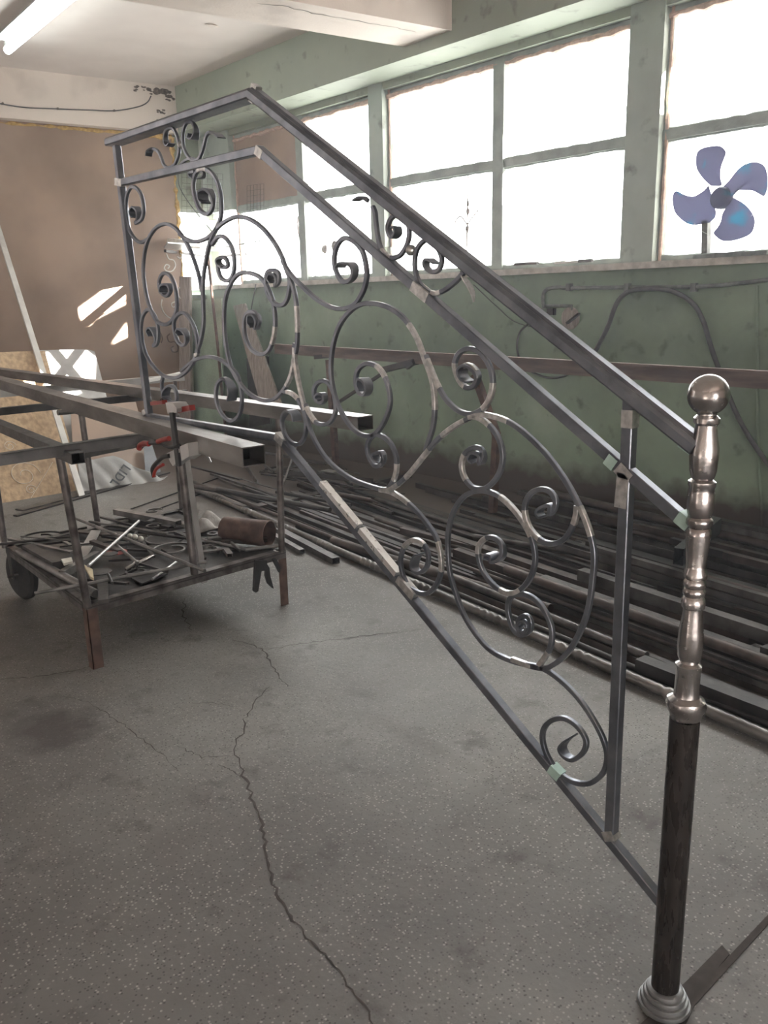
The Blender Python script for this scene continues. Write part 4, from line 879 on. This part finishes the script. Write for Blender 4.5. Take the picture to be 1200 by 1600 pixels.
bag = bpy.data.objects.new('cloth_bag', me); C.objects.link(bag); s_ = bag.modifiers.new('t', 'SOLIDIFY'); s_.thickness = .012
tag(bag, 'limp grey cloth shopping bag with dark shop lettering, slumped on the floor boards', 'bag')
tx = bpy.data.curves.new('bag_lettering', 'FONT'); tx.body = 'LIDL'; tx.size = .115; tx.extrude = .001; tx.align_x = 'CENTER'; tx.align_y = 'CENTER'; tx.space_character = 1.15; tx.offset = .002
tx.materials.append(M['print']); to = bpy.data.objects.new('bag_lettering', tx); C.objects.link(to)
c0 = BG(186, 745); rd = (BG(179, 757) - BG(197, 733)).normalized(); nn = V((0, -1.2, .8)).normalized(); rd = (rd - nn * rd.dot(nn)).normalized(); uu = nn.cross(rd)
to.matrix_world = Matrix.Translation(c0 + nn * .034) @ Matrix((rd, uu, nn)).transposed().to_4x4()
bpy.context.view_layer.update()
tme = bpy.data.meshes.new_from_object(to.evaluated_get(bpy.context.evaluated_depsgraph_get())); mw = to.matrix_world.copy(); bpy.data.objects.remove(to)
tme.transform(mw); to = bpy.data.objects.new('bag_lettering', tme); C.objects.link(to); to.parent = bag
# long boards on the floor in front of them
for i, (a, b, w_, l_) in enumerate((((24, 806), (245, 744), .05, 'thin dark lath on the floor below the chipboard'), ((30, 797), (260, 738), .10, 'wide grey strip on the floor before the cloth bag'), ((205, 795), (345, 745), .012, 'thin wire rod on the floor behind the trolley, the farther one'), ((190, 815), (340, 762), .012, 'thin wire rod on the floor behind the trolley, the nearer one'))):
    tag(MB().bar(onZ(*a, .008), onZ(*b, .008), w_, .012 if w_ > .02 else .008).build('floor_strip', M['pile_grey'] if i == 1 else M['pile_dark']), l_, 'strip', 'strips on the floor at the back')

# ================================================================== CORNER: shelf stand, boards, mesh, ornaments
st = empty('corner_stand', onZ(352, 690, 0), 'slim rusty stand with a flat metal shelf in the far corner', 'stand')
XS = 4.98
sa, sb = onX(258, 392, XS), onX(395, 391, XS)
zS = sa.z; p1 = onZ(258, 393, zS); 
MB().prism([onZ(256, 388, zS), onZ(330, 398, zS), onZ(396, 392, zS), onZ(352, 386, zS), onZ(262, 380, zS)], (0, 0, .012)).build('shelf_plate', M['sheet'], st)
MB().bar(onZ(258, 392, zS - .02), onZ(330, 402, zS - .02), .03, .03).bar(onZ(330, 402, zS - .02), onZ(384, 397, zS - .02), .03, .03).build('shelf_frame', M['frame_dark'], st)
MB().tube([onX(325, 402, XS), onX(340, 540, XS), onX(354, 690, XS)], .016, 10).build('pole', M['rust'], st, True)
tag(MB().prism([onX(258, 385, XS - .05), onX(300, 388, XS - .05), onX(300, 376, XS - .05), onX(262, 372, XS - .05)], (.1, 0, 0)).build('paper_stack', M['white_bits']), 'white wire tray lying on the corner shelf', 'tray')
tag(MB().tube([onZ(330, 390, zS + .017), onX(408, 376, XS)], .005, 6).build('steel_wire', M['wire']), 'thin wire poking up off the corner shelf', 'wire')
def plank(pts, th, m, label, name='plank'):
    return tag(MB().prism(pts, (th, 0, 0)).build(name, M[m]), label, 'board', 'boards in the far corner')
XQ = lambda x, y, X: onX(x, y, X)
plank([XQ(280, 432, 4.95), XQ(296, 432, 4.95), XQ(298, 700, 4.95), XQ(280, 705, 4.95)], .03, 'plank', 'narrow grey upright plank at the right edge of the brown wall')
plank([XQ(364, 478, 5.25), XQ(382, 474, 5.25), XQ(442, 640, 5.1), XQ(412, 650, 5.1)], .02, 'plank', 'broad pale plank leaning aslant on the green wall')
plank([XQ(299, 470, 5.05), XQ(346, 466, 5.05), XQ(350, 690, 5.05), XQ(306, 700, 5.05)], .01, 'greendoor', 'green glossy door panel leaning behind the corner stand', 'door_leaf')
plank([XQ(385, 560, 5.3), XQ(418, 556, 5.3), XQ(420, 662, 5.2), XQ(390, 668, 5.2)], .02, 'pile_dark', 'small dark board low on the green wall')
ga = MB()
pa = lambda u, v: XQ(284 + u * 64, 268 + v * 72 + u * 4, 5.2)
for i in range(9): ga.tube([pa(i / 8, 0), pa(i / 8, 1)], .0022, 4); ga.tube([pa(0, i / 8), pa(1, i / 8)], .0022, 4)
tag(ga.build('wire_mesh', M['wire']), 'square wire mesh panel hanging before the corner window', 'mesh')
ga = MB(); pa = lambda u, v: XQ(386 + u * 26, 290 + v * 42 - u * 3, 5.535)
for i in range(6): ga.tube([pa(i / 5, 0), pa(i / 5, 1)], .002, 4); ga.tube([pa(0, i / 5), pa(1, i / 5)], .002, 4)
tag(ga.build('wire_mesh', M['wire']), 'small wire mesh offcut before the boarded window pane', 'mesh')
# dark cord hanging from the top
tag(MB().tube(smooth_path([XQ(278, 265, 5.0), XQ(280, 290, 5.0), XQ(296, 318, 5.0), XQ(328, 358, 5.0), XQ(338, 368, 5.0)], 6), .005, 6).build('power_cord', M['cable']), 'black cord hanging slantwise in the far corner', 'cord')
tag(MB().tube(smooth_path([XQ(400, 444, 5.38), XQ(396, 465, 5.38), XQ(391, 492, 5.38)], 5), .007, 6).build('power_cord', M['cable']), 'short black cord hanging below the sill', 'cord')
# sample scrolls hung on the back wall
def s_scroll(pxs, off, m, label):
    P = smooth_path([onB(*p, off) for p in pxs], 6)
    return tag(MB().ribbon(P, tuple(ND), .014, .012).build('sample_scroll', M[m]), label, 'scroll', 'sample scrolls hung at the wall edge')
Q6 = lambda p: frm(p, 6.154, 250, 380)
s_scroll(Q6([(60, 100), (85, 150), (130, 165), (148, 215), (120, 265), (70, 270), (40, 240), (60, 205), (90, 220), (75, 245)]), .25, 'white_bar', 'topmost pale sample scroll beneath the corner shelf')
s_scroll(Q6([(195, 95), (210, 120), (195, 145), (165, 130)]), .25, 'white_bar', 'small pale hook beside the topmost sample scroll')
s_scroll(Q6([(235, 470), (265, 480), (285, 455), (265, 415), (215, 410), (172, 450), (180, 510), (225, 550), (255, 600), (250, 655)]), .25, 'white_bar', 'pale S-shaped sample scroll on the grey plank')
s_scroll(Q6([(150, 560), (112, 580), (120, 612), (150, 610)]), .25, 'white_bar', 'tiny pale curl left of the grey plank')
s_scroll(Q6([(20, 540), (12, 600), (40, 670), (90, 715), (150, 730)]), .25, 'white_bar', 'thin pale arc on the brown wall')
s_scroll(Q6([(95, 870), (70, 900), (90, 950), (140, 950), (170, 990), (165, 1040), (125, 1045), (105, 1010), (130, 990)]), .25, 'rust', 'dark rusty sample scroll low on the brown wall')
s_scroll(Q6([(-30, 830), (0, 860), (20, 915), (10, 960)]), .25, 'rust', 'small dark hook lower left on the brown wall')
# cable on the back beam
P = smooth_path([onB(-30, 156, .135), onB(0, 162, .135), (onB(40, 168, .135)), onB(85, 170, .135), onB(140, 172, .135), onB(180, 173, .135), onB(215, 167, .135), onB(230, 160, .135), onB(236, 150, .135)], 6)
cb_ = tag(MB().tube(P, .006, 6).build('wall_cable', M['cable']), 'thin black cable clipped along the white beam at the back', 'cable')
for x, y in ((4, 162), (90, 170), (178, 173)): MB().lathe([(.012, 0), (.012, .02)], onB(x, y, .14), tuple(-ND), 8).build('clip', M['mould'], cb_)

# fluorescent lamp on the ceiling
lp = empty('ceiling_lamp', onZ(70, 40, 3.97), 'lit fluorescent tube lamp on the ceiling at the upper left', 'lamp')
t0, t1 = onZ(12, 78, 3.86), onZ(145, -35, 3.86)
MB().tube([t0, t1], .036, 14).build('lamp_tube', M['tube_light'], lp, True)
d = (t1 - t0).normalized(); s = d.cross(V((0, 0, 1))).normalized()
MB().prism([t0 + d * .05 - s * .11 + V((0, 0, .06)), t0 + d * .05 + s * .12 + V((0, 0, .06)), t0 + d * .05 + s * .07 + V((0, 0, .12)), t0 + d * .05 - s * .07 + V((0, 0, .12))], d * 1.5).build('lamp_housing', M['lamp_body'], lp)
MB().box(t0 + d * .03 + V((0, 0, .03)), (.05, .05, .09)).build('lamp_holder', M['lamp_body'], lp)

# ================================================================== WALL: rack rail, pipes, cables, sill things
rk = empty('stock_rack', (5.0, 7.0, 0), 'brown steel rack rail on trestle legs running along the green wall', 'rack')
r0, r1 = V((5.02, 7.2, 1.15)), V((4.55, 0.9, 1.13))
MB().bar(r0, r1, .05, .085).build('rack_rail', M['rail_wood'], rk)
MB().bar(r0 + V((-.03, .02, .05)), r1 + V((-.03, 0, .052)), .05, .012).build('rack_flat', M['rail_wood'], rk)
XK = 4.95
MB().bar(XQ(514, 562, XK), XQ(530, 800, XK), .05, .05, (0, 1, 0)).build('leg', M['rust'], rk)
MB().bar(XQ(493, 558, XK), XQ(517, 556, XK), .04, .04).build('stub', M['black'], rk)
XK2 = 4.7
MB().bar(XQ(742, 585, XK2), XQ(776, 680, XK2), .05, .05, (0, 1, 0)).bar(XQ(776, 680, XK2), XQ(770, 800, XK2), .05, .05, (0, 1, 0)).build('leg', M['rust'], rk)
MB().bar(XQ(600, 578, 4.85), XQ(650, 565, 4.85), .06, .05).build('bracket_arm', M['pile_dark'], rk)
MB().bar(XQ(530, 628, 4.85), XQ(615, 572, 4.85), .025, .025).build('brace', M['pile_dark'], rk)
MB().bar(XQ(636, 574, 4.8), XQ(646, 566, 4.8), .03, .04).build('stub', M['black'], rk)
XWc = XW - .018
pp = smooth_path([XQ(850, 482, XWc), XQ(848, 466, XWc), XQ(853, 453, XWc), XQ(870, 449, XWc), XQ(890, 450, XWc), XQ(980, 449, XWc), XQ(1085, 448, XWc), XQ(1150, 443, XWc), XQ(1240, 432, XWc)], 6)
wp = tag(MB().tube(pp, .014, 10).build('wall_conduit', M['pipe'], None, True), 'grey conduit clipped level under the sill on the green wall', 'pipe')
for x in (890, 981, 1085): 
    c = XQ(x, 449, XWc); MB().box(c, (.05, .035, .055)).build('clip', M['pipe'], wp)
pp = smooth_path([XQ(915, 575, XWc - .03), XQ(932, 545, XWc - .03), XQ(950, 510, XWc - .03), XQ(963, 475, XWc - .03), XQ(982, 456, XWc - .03), XQ(1015, 451, XWc - .03), XQ(1050, 455, XWc - .03), XQ(1080, 472, XWc - .03), XQ(1098, 500, XWc - .03), XQ(1112, 545, XWc - .03), XQ(1130, 595, XWc - .03), XQ(1150, 645, XWc - .03), XQ(1175, 690, XWc - .03), XQ(1215, 745, XWc - .03)], 6)
tag(MB().tube(pp, .017, 10).build('welding_cable', M['cable'], None, True), 'thick grey cable looped over the conduit in a high arch', 'cable')
pp = smooth_path([XQ(1183, 446, XWc), XQ(1183, 560, XWc), XQ(1185, 700, XWc), XQ(1192, 830, XWc)], 4)
tag(MB().tube(pp, .010, 8).build('wall_conduit', M['green']), 'thin green-painted upright conduit at the right', 'pipe')
pp = smooth_path([XQ(826, 505, XWc), XQ(812, 520, XWc), XQ(808, 545, XWc), XQ(818, 572, XWc), XQ(850, 589, XWc), XQ(880, 588, XWc), XQ(900, 575, XWc)], 6)
tag(MB().tube(pp, .009, 8).build('wall_cable', M['cable'], None, True), 'dark cable loop hanging left of the wall gauge', 'cable')
pp = smooth_path([XQ(740, 445, XWc), XQ(775, 478, XWc), XQ(805, 503, XWc), XQ(850, 515, XWc)], 6)
tag(MB().tube(pp, .004, 6).build('wall_cable', M['cable'], None, True), 'thin slack wire between railing and wall gauge', 'cable')
vg = empty('wall_gauge', XQ(893, 495, XW), 'small round grey valve gauge fixed on the green wall', 'gauge')
MB().lathe([(.075, 0), (.085, .015), (.06, .03)], XQ(893, 497, XW), (-1, 0, 0), 20).build('dial', M['plank'], vg, True)
MB().tube([XQ(852, 478, XWc), XQ(893, 478, XWc), XQ(895, 490, XWc)], .012, 8).build('gauge_pipe', M['pipe'], vg, True)
MB().box(XQ(862, 487, XWc), (.05, .06, .05)).build('valve_block', M['pile_dark'], vg)
MB().bar(XQ(886, 505, XW - .05), XQ(905, 490, XW - .05), .015, .03, (1, 0, 0)).build('lever', M['pile_dark'], vg)

# fan on the sill
XF = 5.42
fan = empty('desk_fan', XQ(1105, 405, XF), 'blue four-bladed plastic fan standing on the window sill', 'fan')
Z6 = lambda x, y, X=XF: onX(x / 6.6667 + 1020, y / 6.6667 + 200, X)
hub = Z6(710, 730)
blades = [[(590, 600), (500, 520), (430, 420), (425, 310), (450, 240), (520, 205), (620, 190), (710, 190), (765, 225), (783, 270), (745, 350), (715, 430), (708, 520), (718, 600)],
          [(718, 605), (780, 540), (850, 440), (930, 375), (1030, 350), (1120, 370), (1170, 420), (1200, 500), (1215, 620), (1190, 715), (1130, 690), (1050, 655), (950, 650), (868, 655), (820, 715)],
          [(820, 725), (900, 765), (980, 840), (1030, 930), (1035, 1020), (1005, 1100), (920, 1150), (820, 1178), (740, 1175), (680, 1130), (657, 1090), (690, 1040), (720, 970), (735, 880)],
          [(600, 600), (550, 650), (480, 695), (420, 715), (340, 695), (275, 660), (235, 690), (218, 770), (225, 870), (270, 940), (340, 995), (420, 1008), (520, 990), (580, 970), (640, 880)]]
for k, bl in enumerate(blades):
    P = smooth_path([Z6(*p) for p in bl + bl[:1]], 3)[:-1]
    cen = sum(P, V((0, 0, 0))) / len(P)
    axis = (cen - hub).normalized(); side = axis.cross(V((1, 0, 0))).normalized()
    Q = []
    for p in P:
        t = (p - hub).dot(side); Q.append(p + V((t * .28, 0, 0)))
    cc = cen + V((((cen - hub).dot(side)) * .28 - .012, 0, 0))
    n = len(Q); mb = MB(); mb.v = Q + [cc] + [q_ + V((.004, 0, 0)) for q_ in Q] + [cc + V((.004, 0, 0))]
    for i in range(n):
        j = (i + 1) % n; mb.f += [(i, j, n), (n + 1 + j, n + 1 + i, 2 * n + 1), (i, n + 1 + i, n + 1 + j, j)]
    mb.build('blade', M['fan'], fan, True)
MB().lathe([(.03, -.035), (.055, -.03), (.068, -.012), (.068, .03), (.03, .04)], hub, (1, 0, 0), 20).build('hub', M['fan'], fan, True)
MB().lathe([(.03, .03), (.05, .04), (.05, .11), (.03, .13)], hub, (1, 0, 0), 20).build('motor_housing', M['lamp_body'], fan, True)
MB().bar(Z6(560, 950, XF + .06), Z6(552, 1310, XF + .06), .05, .04, (0, 1, 0)).build('stem', M['pipe'], fan)
b0 = Z6(550, 1350); b0.z = 1.83
MB().prism([b0 + V((.13, -.12, 0)), b0 + V((.13, .09, 0)), b0 + V((.0, .09, 0)), b0 + V((.0, -.12, 0))], (0, 0, .025)).build('fan_foot', M['pipe'], fan)
R1 = 0.22
MB().tube([hub + V((.03, math.cos(t / 48 * 6.283) * R1 * 1.05, math.sin(t / 48 * 6.283) * R1 * 1.05)) for t in range(48)], .0018, 5, closed=True).build('guard_ring', M['lamp_body'], fan)
# clutter on the sill
rnd = random.Random(21)
for i, (x0, x1, y, hz, mm, lb) in enumerate(((805, 840, 413, .018, 'pile_grey', 'flat dark bar on the sill left of the pillar'), (868, 905, 411, .014, 'white_bar', 'pale slat on the sill beside the dark bar'), (905, 925, 408, .02, 'pile_grey', 'short stub of steel on the sill below the second pane'), (1118, 1165, 399, .03, 'pipe', 'grey bar lying on the sill by the fan foot'), (1160, 1200, 397, .025, 'pipe', 'grey bar on the sill farthest right'))):
    a, b = onZ(x0, y, 1.83 + hz / 2), onZ(x1, y - (x1 - x0) * .06, 1.83 + hz / 2)
    tag(MB().bar(a, b, .03, hz).build('sill_offcut', M[mm]), lb, 'offcut', 'bits lying on the window sill')
# weeds growing outside the panes, dried
def stem_px(name, root, pts_list, X, r, label, leafs=()):
    e = empty(name, XQ(root[0], 760, X), label, 'plant', 'dry weeds outside the windows')
    for pl in [[root, (root[0] + 4, root[1] + 60), (root[0] + 2, 760)]] + pts_list: MB().tube(smooth_path([XQ(*p, X) for p in pl], 4), r, 5).build('stem', M['dry_plant'], e)
    for (x, y, s_) in leafs:
        c = XQ(x, y, X); mb = MB(); blob(mb, c, s_, rnd, (.3, .6, 1.1)); mb.build('leaf', M['dry_plant'], e)
    return e
XO = 5.75
stem_px('dry_weed', (729, 440), [[(729, 440), (729, 400), (730, 350), (731, 300), (731, 262)], [(730, 352), (738, 340), (748, 328)], [(729, 350), (720, 338), (712, 345), (711, 352)]], XO, .006, 'tall dry weed stem outside the second window', ((731, 330, .03), (731, 318, .025), (730, 358, .03), (731, 268, .02), (731, 276, .016)))
stem_px('dry_weed', (475, 436), [[(476, 437), (474, 420), (470, 400), (473, 385), (468, 372), (465, 350), (466, 338)], [(470, 380), (476, 388)]], XO, .010, 'gnarled pale dry stem outside the third window')
weed3 = stem_px('dry_weed', (522, 436), [[(522, 436), (520, 420), (528, 390), (525, 375), (522, 366), (524, 350)], [(528, 372), (538, 362)]], XO, .004, 'thin forked weed outside beside the gnarled stem')
stem_px('dry_weed', (577, 436), [[(577, 436), (588, 424), (590, 412), (588, 400)]], XO, .006, 'short bent weed outside by the green pillar', ((589, 408, .03),))
stem_px('dry_weed', (489, 400), [[(486, 398), (490, 378), (493, 362)], [(489, 420), (488, 395)]], XO, .004, 'short upright weed outside near the gnarled stem')
for x, y, r_, lb in ((507, 389, .045, 'dark round seed head outside the third window'), (524, 385, .06, 'larger dark seed head outside behind the big scroll')):
    mb = MB(); blob(mb, XQ(x, y, XO), r_, rnd, (.4, 1, 1)); MB
    mb.build('seed_head', M['dry_plant'], weed3, True)
for x0, y0, x1, y1, lb in ((505, 330, 494, 400, 'slanting'), (560, 380, 545, 430, 'leaning'), (455, 350, 460, 420, 'faint')):
    tag(MB().tube([XQ(x1, 760, XO), XQ(x1, y1, XO), XQ((x0 + x1) / 2 + 4, (y0 + y1) / 2, XO), XQ(x0, y0, XO)], .003, 5).build('dry_weed', M['dry_plant']), lb + ' thin dry stem standing outside the third window', 'plant', 'dry weeds outside the windows')
# glass candle holder on the sill
gh = XQ(608, 430, 5.45); gh.z = 1.83
tag(MB().lathe([(.045, 0), (.05, .008), (.02, .015), (.012, .05), (.035, .08), (.04, .14), (.04, .26), (.036, .26), (.034, .09), (.001, .07)], gh, seg=20).build('glass_vase', M['clear'], None, True), 'clear stemmed glass vase on the sill by the green pillar', 'vase')

# ================================================================== STOCK ON THE FLOOR ALONG THE WALL
GP = 'steel bars piled along the green wall'
fa, fb = onZ(297, 765, 0), onZ(1200, 1163, 0)
def fx(y): t = (y - fb.y) / (fa.y - fb.y); return fb.x + (fa.x - fb.x) * t
P = []; Rr = []; rnd = random.Random(9)
N = 480
for i in range(N + 1):
    t = i / N; p = V((fa.x, fa.y, 0)).lerp(V((fb.x - .12, fb.y - .9, 0)), t); p.z = .03; P.append(p)
    Rr.append(.024 + (.004 if (i % 4) < 2 else -.003) * (1 if (i // 14) % 3 == 0 else .15) + rnd.uniform(-.0006, .0006))
tag(MB().tube(P, Rr, 12).build('textured_pipe', M['table_steel'], None, True), 'long pipe with pressed ring pattern along the outer edge of the pile', 'pipe')
mats_ = ['pile_dark', 'pile_brown', 'pile_dark', 'pile_grey', 'pile_brown']
n_bar = 0
def stock(x, y0, y1, z, w_, t_, kind_, m, yaw, roll=0, label=None, name=None, dz=0.0, layer='left end'):
    global n_bar
    d = V((math.sin(yaw), math.cos(yaw), 0)); a = V((x - (w_ / 2 if kind_ == 3 else 0), y0, z)); b = a + d * (y1 - y0) + V((0, 0, dz)); mb = MB(); nm = name
    if kind_ == 0: mb.bar(a, b, w_, t_); nm = nm or 'flat_bar'
    elif kind_ == 1: mb.tube([a, b], w_ / 2, 10); nm = nm or 'round_bar'
    elif kind_ == 2: mb.hollow(a, b, w_, t_, .003); nm = nm or 'square_tube'
    elif kind_ == 3: mb.angle(a, b, w_, .004, ((1, 0, .2), (0.2, 0, 1))); nm = nm or 'angle_bar'
    else: mb.pipe(a, b, w_ / 2, .003, 12); nm = nm or 'round_pipe'
    o_ = mb.build(nm, M[m], None, kind_ in (1, 4)); n_bar += 1
    Lg = y1 - y0
    words = ('thin ' if w_ <= .03 else 'thick ' if w_ >= .05 else 'mid-width ') + ('short ' if Lg < 1.2 else 'long ' if Lg > 3 else '') + {'pile_dark': 'blackish', 'pile_brown': 'rust-brown', 'pile_grey': 'dull grey'}[m] + ' ' + {0: 'flat bar', 1: 'round bar', 2: 'box tube', 3: 'angle bar', 4: 'round pipe'}[kind_]
    lb = label or words + ' in the ' + layer + ' of the pile by the wall'
    tag(o_, lb, 'bar', GP if label else GP + ': ' + lb[:70])
    return o_
yaw0 = math.atan2(fa.x - fb.x, fa.y - fb.y)
rnd = random.Random(31)
# lanes parallel to the wall; in each lane the bars lie one on another, the heap is highest near the right
x = .065; lane = 0
while x < 2.05:
    w_ = rnd.choice((.03, .035, .04, .05, .06, .025)); lane += 1
    top = .003; lays = 1 if x < .3 else rnd.choice((2, 3, 4)) if x < .8 else rnd.choice((3, 4, 5, 6))
    for k_ in range(lays):
        t_ = w_ * rnd.choice((1, 1, .6, .35)); k = rnd.choice((0, 1, 2, 2, 3, 4)) if t_ == w_ else rnd.choice((0, 2))
        if k_ == 0: y0, y1 = rnd.uniform(.1, .9), (rnd.uniform(4.6, 6.3) if x < 1.2 else rnd.uniform(3.6, 5.2))
        else:
            y0 = rnd.uniform(-.2, 1.6); y1 = y0 + rnd.uniform(1.0, 3.6 - k_ * .35)
        X0 = fx(y0) + x
        y1 = min(y1, y0 + (5.30 - X0) / math.tan(yaw0)) if X0 < 5.3 else y0
        hgt = w_ if k in (1, 4) else t_ if k != 3 else w_ + .012
        if y1 - y0 > .5 and top + hgt < .42:
            stock(X0, y0, y1, top + (hgt / 2 if k != 3 else .004), w_, w_ if k in (1, 4, 3) else t_, k, rnd.choice(mats_), yaw0, layer=('bottom layer', 'middle')[min(1, k_)] if k_ < 2 else 'upper part')
            top += hgt + .002
    x += w_ + (.020 if k == 3 else .008) + rnd.uniform(0, .03)
# scattered pieces in the left, thinner part of the pile
for j in range(24):
    y0 = rnd.uniform(4.4, 6.4); u = rnd.uniform(.2, 1.5); L_ = rnd.uniform(.3, 1.3); yw = yaw0 + rnd.uniform(-.5, .35)
    if fx(y0) + u + math.sin(yw) * L_ > 5.3: continue
    w_ = rnd.choice((.015, .02, .03, .04)); stock(fx(y0) + u, y0, y0 + L_, (.07 if y0 < 5.3 else .035) + w_ / 2 + .012 * (j % 4), w_, w_ * rnd.choice((1, .5)), rnd.choice((0, 1, 2, 3)), rnd.choice(mats_), yw)
# the ones that can be told apart
def px_bar(a, b, z, w_, t_, kind_, m, label, name):
    P0, P1 = onZ(*a, z), onZ(*b, z); mb = MB()
    if kind_ == 2: mb.hollow(P0, P1, w_, t_, .003)
    elif kind_ == 4: mb.pipe(P0, P1, w_ / 2, .003, 14)
    elif kind_ == 1: mb.tube([P0, P1], w_ / 2, 10)
    else: mb.bar(P0, P1, w_, t_)
    tag(mb.build(name, M[m], None, kind_ in (1, 4)), label, 'bar', GP)
px_bar((472, 862), (412, 828), .02, .04, .03, 2, 'pile_grey', 'shorter rectangular tube with bright open end on the clear floor', 'square_tube')
px_bar((525, 876), (436, 829), .022, .055, .04, 2, 'pile_grey', 'longer rectangular tube with open end beside the textured pipe', 'square_tube')
px_bar((495, 780), (640, 742), .03, .05, .05, 2, 'pile_dark', 'dark square tube lying crosswise behind the sloping bottom rail', 'square_tube')
px_bar((505, 762), (614, 802), .05, .028, .028, 1, 'pile_brown', 'ribbed brown bar lying crosswise near the wall foot', 'ribbed_bar')
px_bar((628, 827), (760, 860), .08, .045, .03, 0, 'pile_brown', 'brown flat bar ending left of the big right scroll', 'flat_bar')
px_bar((520, 845), (860, 952), .05, .06, .06, 4, 'pile_brown', 'thick brown pipe running beside the textured pipe', 'round_pipe')
px_bar((600, 858), (1010, 1025), .06, .04, .04, 1, 'pile_grey', 'grey round bar next to the textured pipe', 'round_bar')
px_bar((740, 838), (1080, 892), .10, .035, .035, 1, 'pile_grey', 'pale grey round bar crossing high on the pile', 'round_bar')
px_bar((1000, 1035), (1220, 1120), .05, .07, .05, 2, 'pile_dark', 'wide dark tube on the outer edge of the pile at the right', 'square_tube')
px_bar((380, 795), (500, 770), .02, .10, .015, 0, 'pile_brown', 'short brown board lying across the left of the pile', 'flat_board')
px_bar((300, 752), (620, 880), .05, .03, .03, 1, 'pile_brown', 'long brown rod at the left of the pile', 'round_bar')
px_bar((330, 740), (700, 870), .03, .03, .02, 0, 'pile_grey', 'long grey flat strip in the left of the pile', 'flat_bar')
px_bar((1060, 870), (1120, 820), .30, .05, .09, 2, 'black', 'black box section end standing up in the pile by the wall', 'square_tube')
# loose wire coil and crossed stand near the wall foot
tag(MB().tube([onZ(430, 735, .06) + V((math.cos(i * .35) * (.12 + .01 * (i % 5)), math.sin(i * .35) * .12, .01 * math.sin(i))) for i in range(60)], .005, 5).build('wire_coil', M['pile_dark']), 'tangled dark wire coil on the floor behind the beam end', 'wire')
cs = empty('crossed_stand', onZ(450, 745, 0), 'thin crossed-leg metal stand behind the end of the nearer beam', 'stand')
MB().tube([onZ(437, 772, .01), onZ(462, 700, .35)], .010, 8).build('leg', M['table_steel'], cs); MB().tube([onZ(490, 722, .01), onZ(425, 735, .25)], .010, 8).build('leg', M['table_steel'], cs)
tag(MB().box(onZ(515, 738, .02), (.10, .16, .03)).build('small_block', M['sheet']), 'small pale metal block on the floor at the wall foot', 'block')
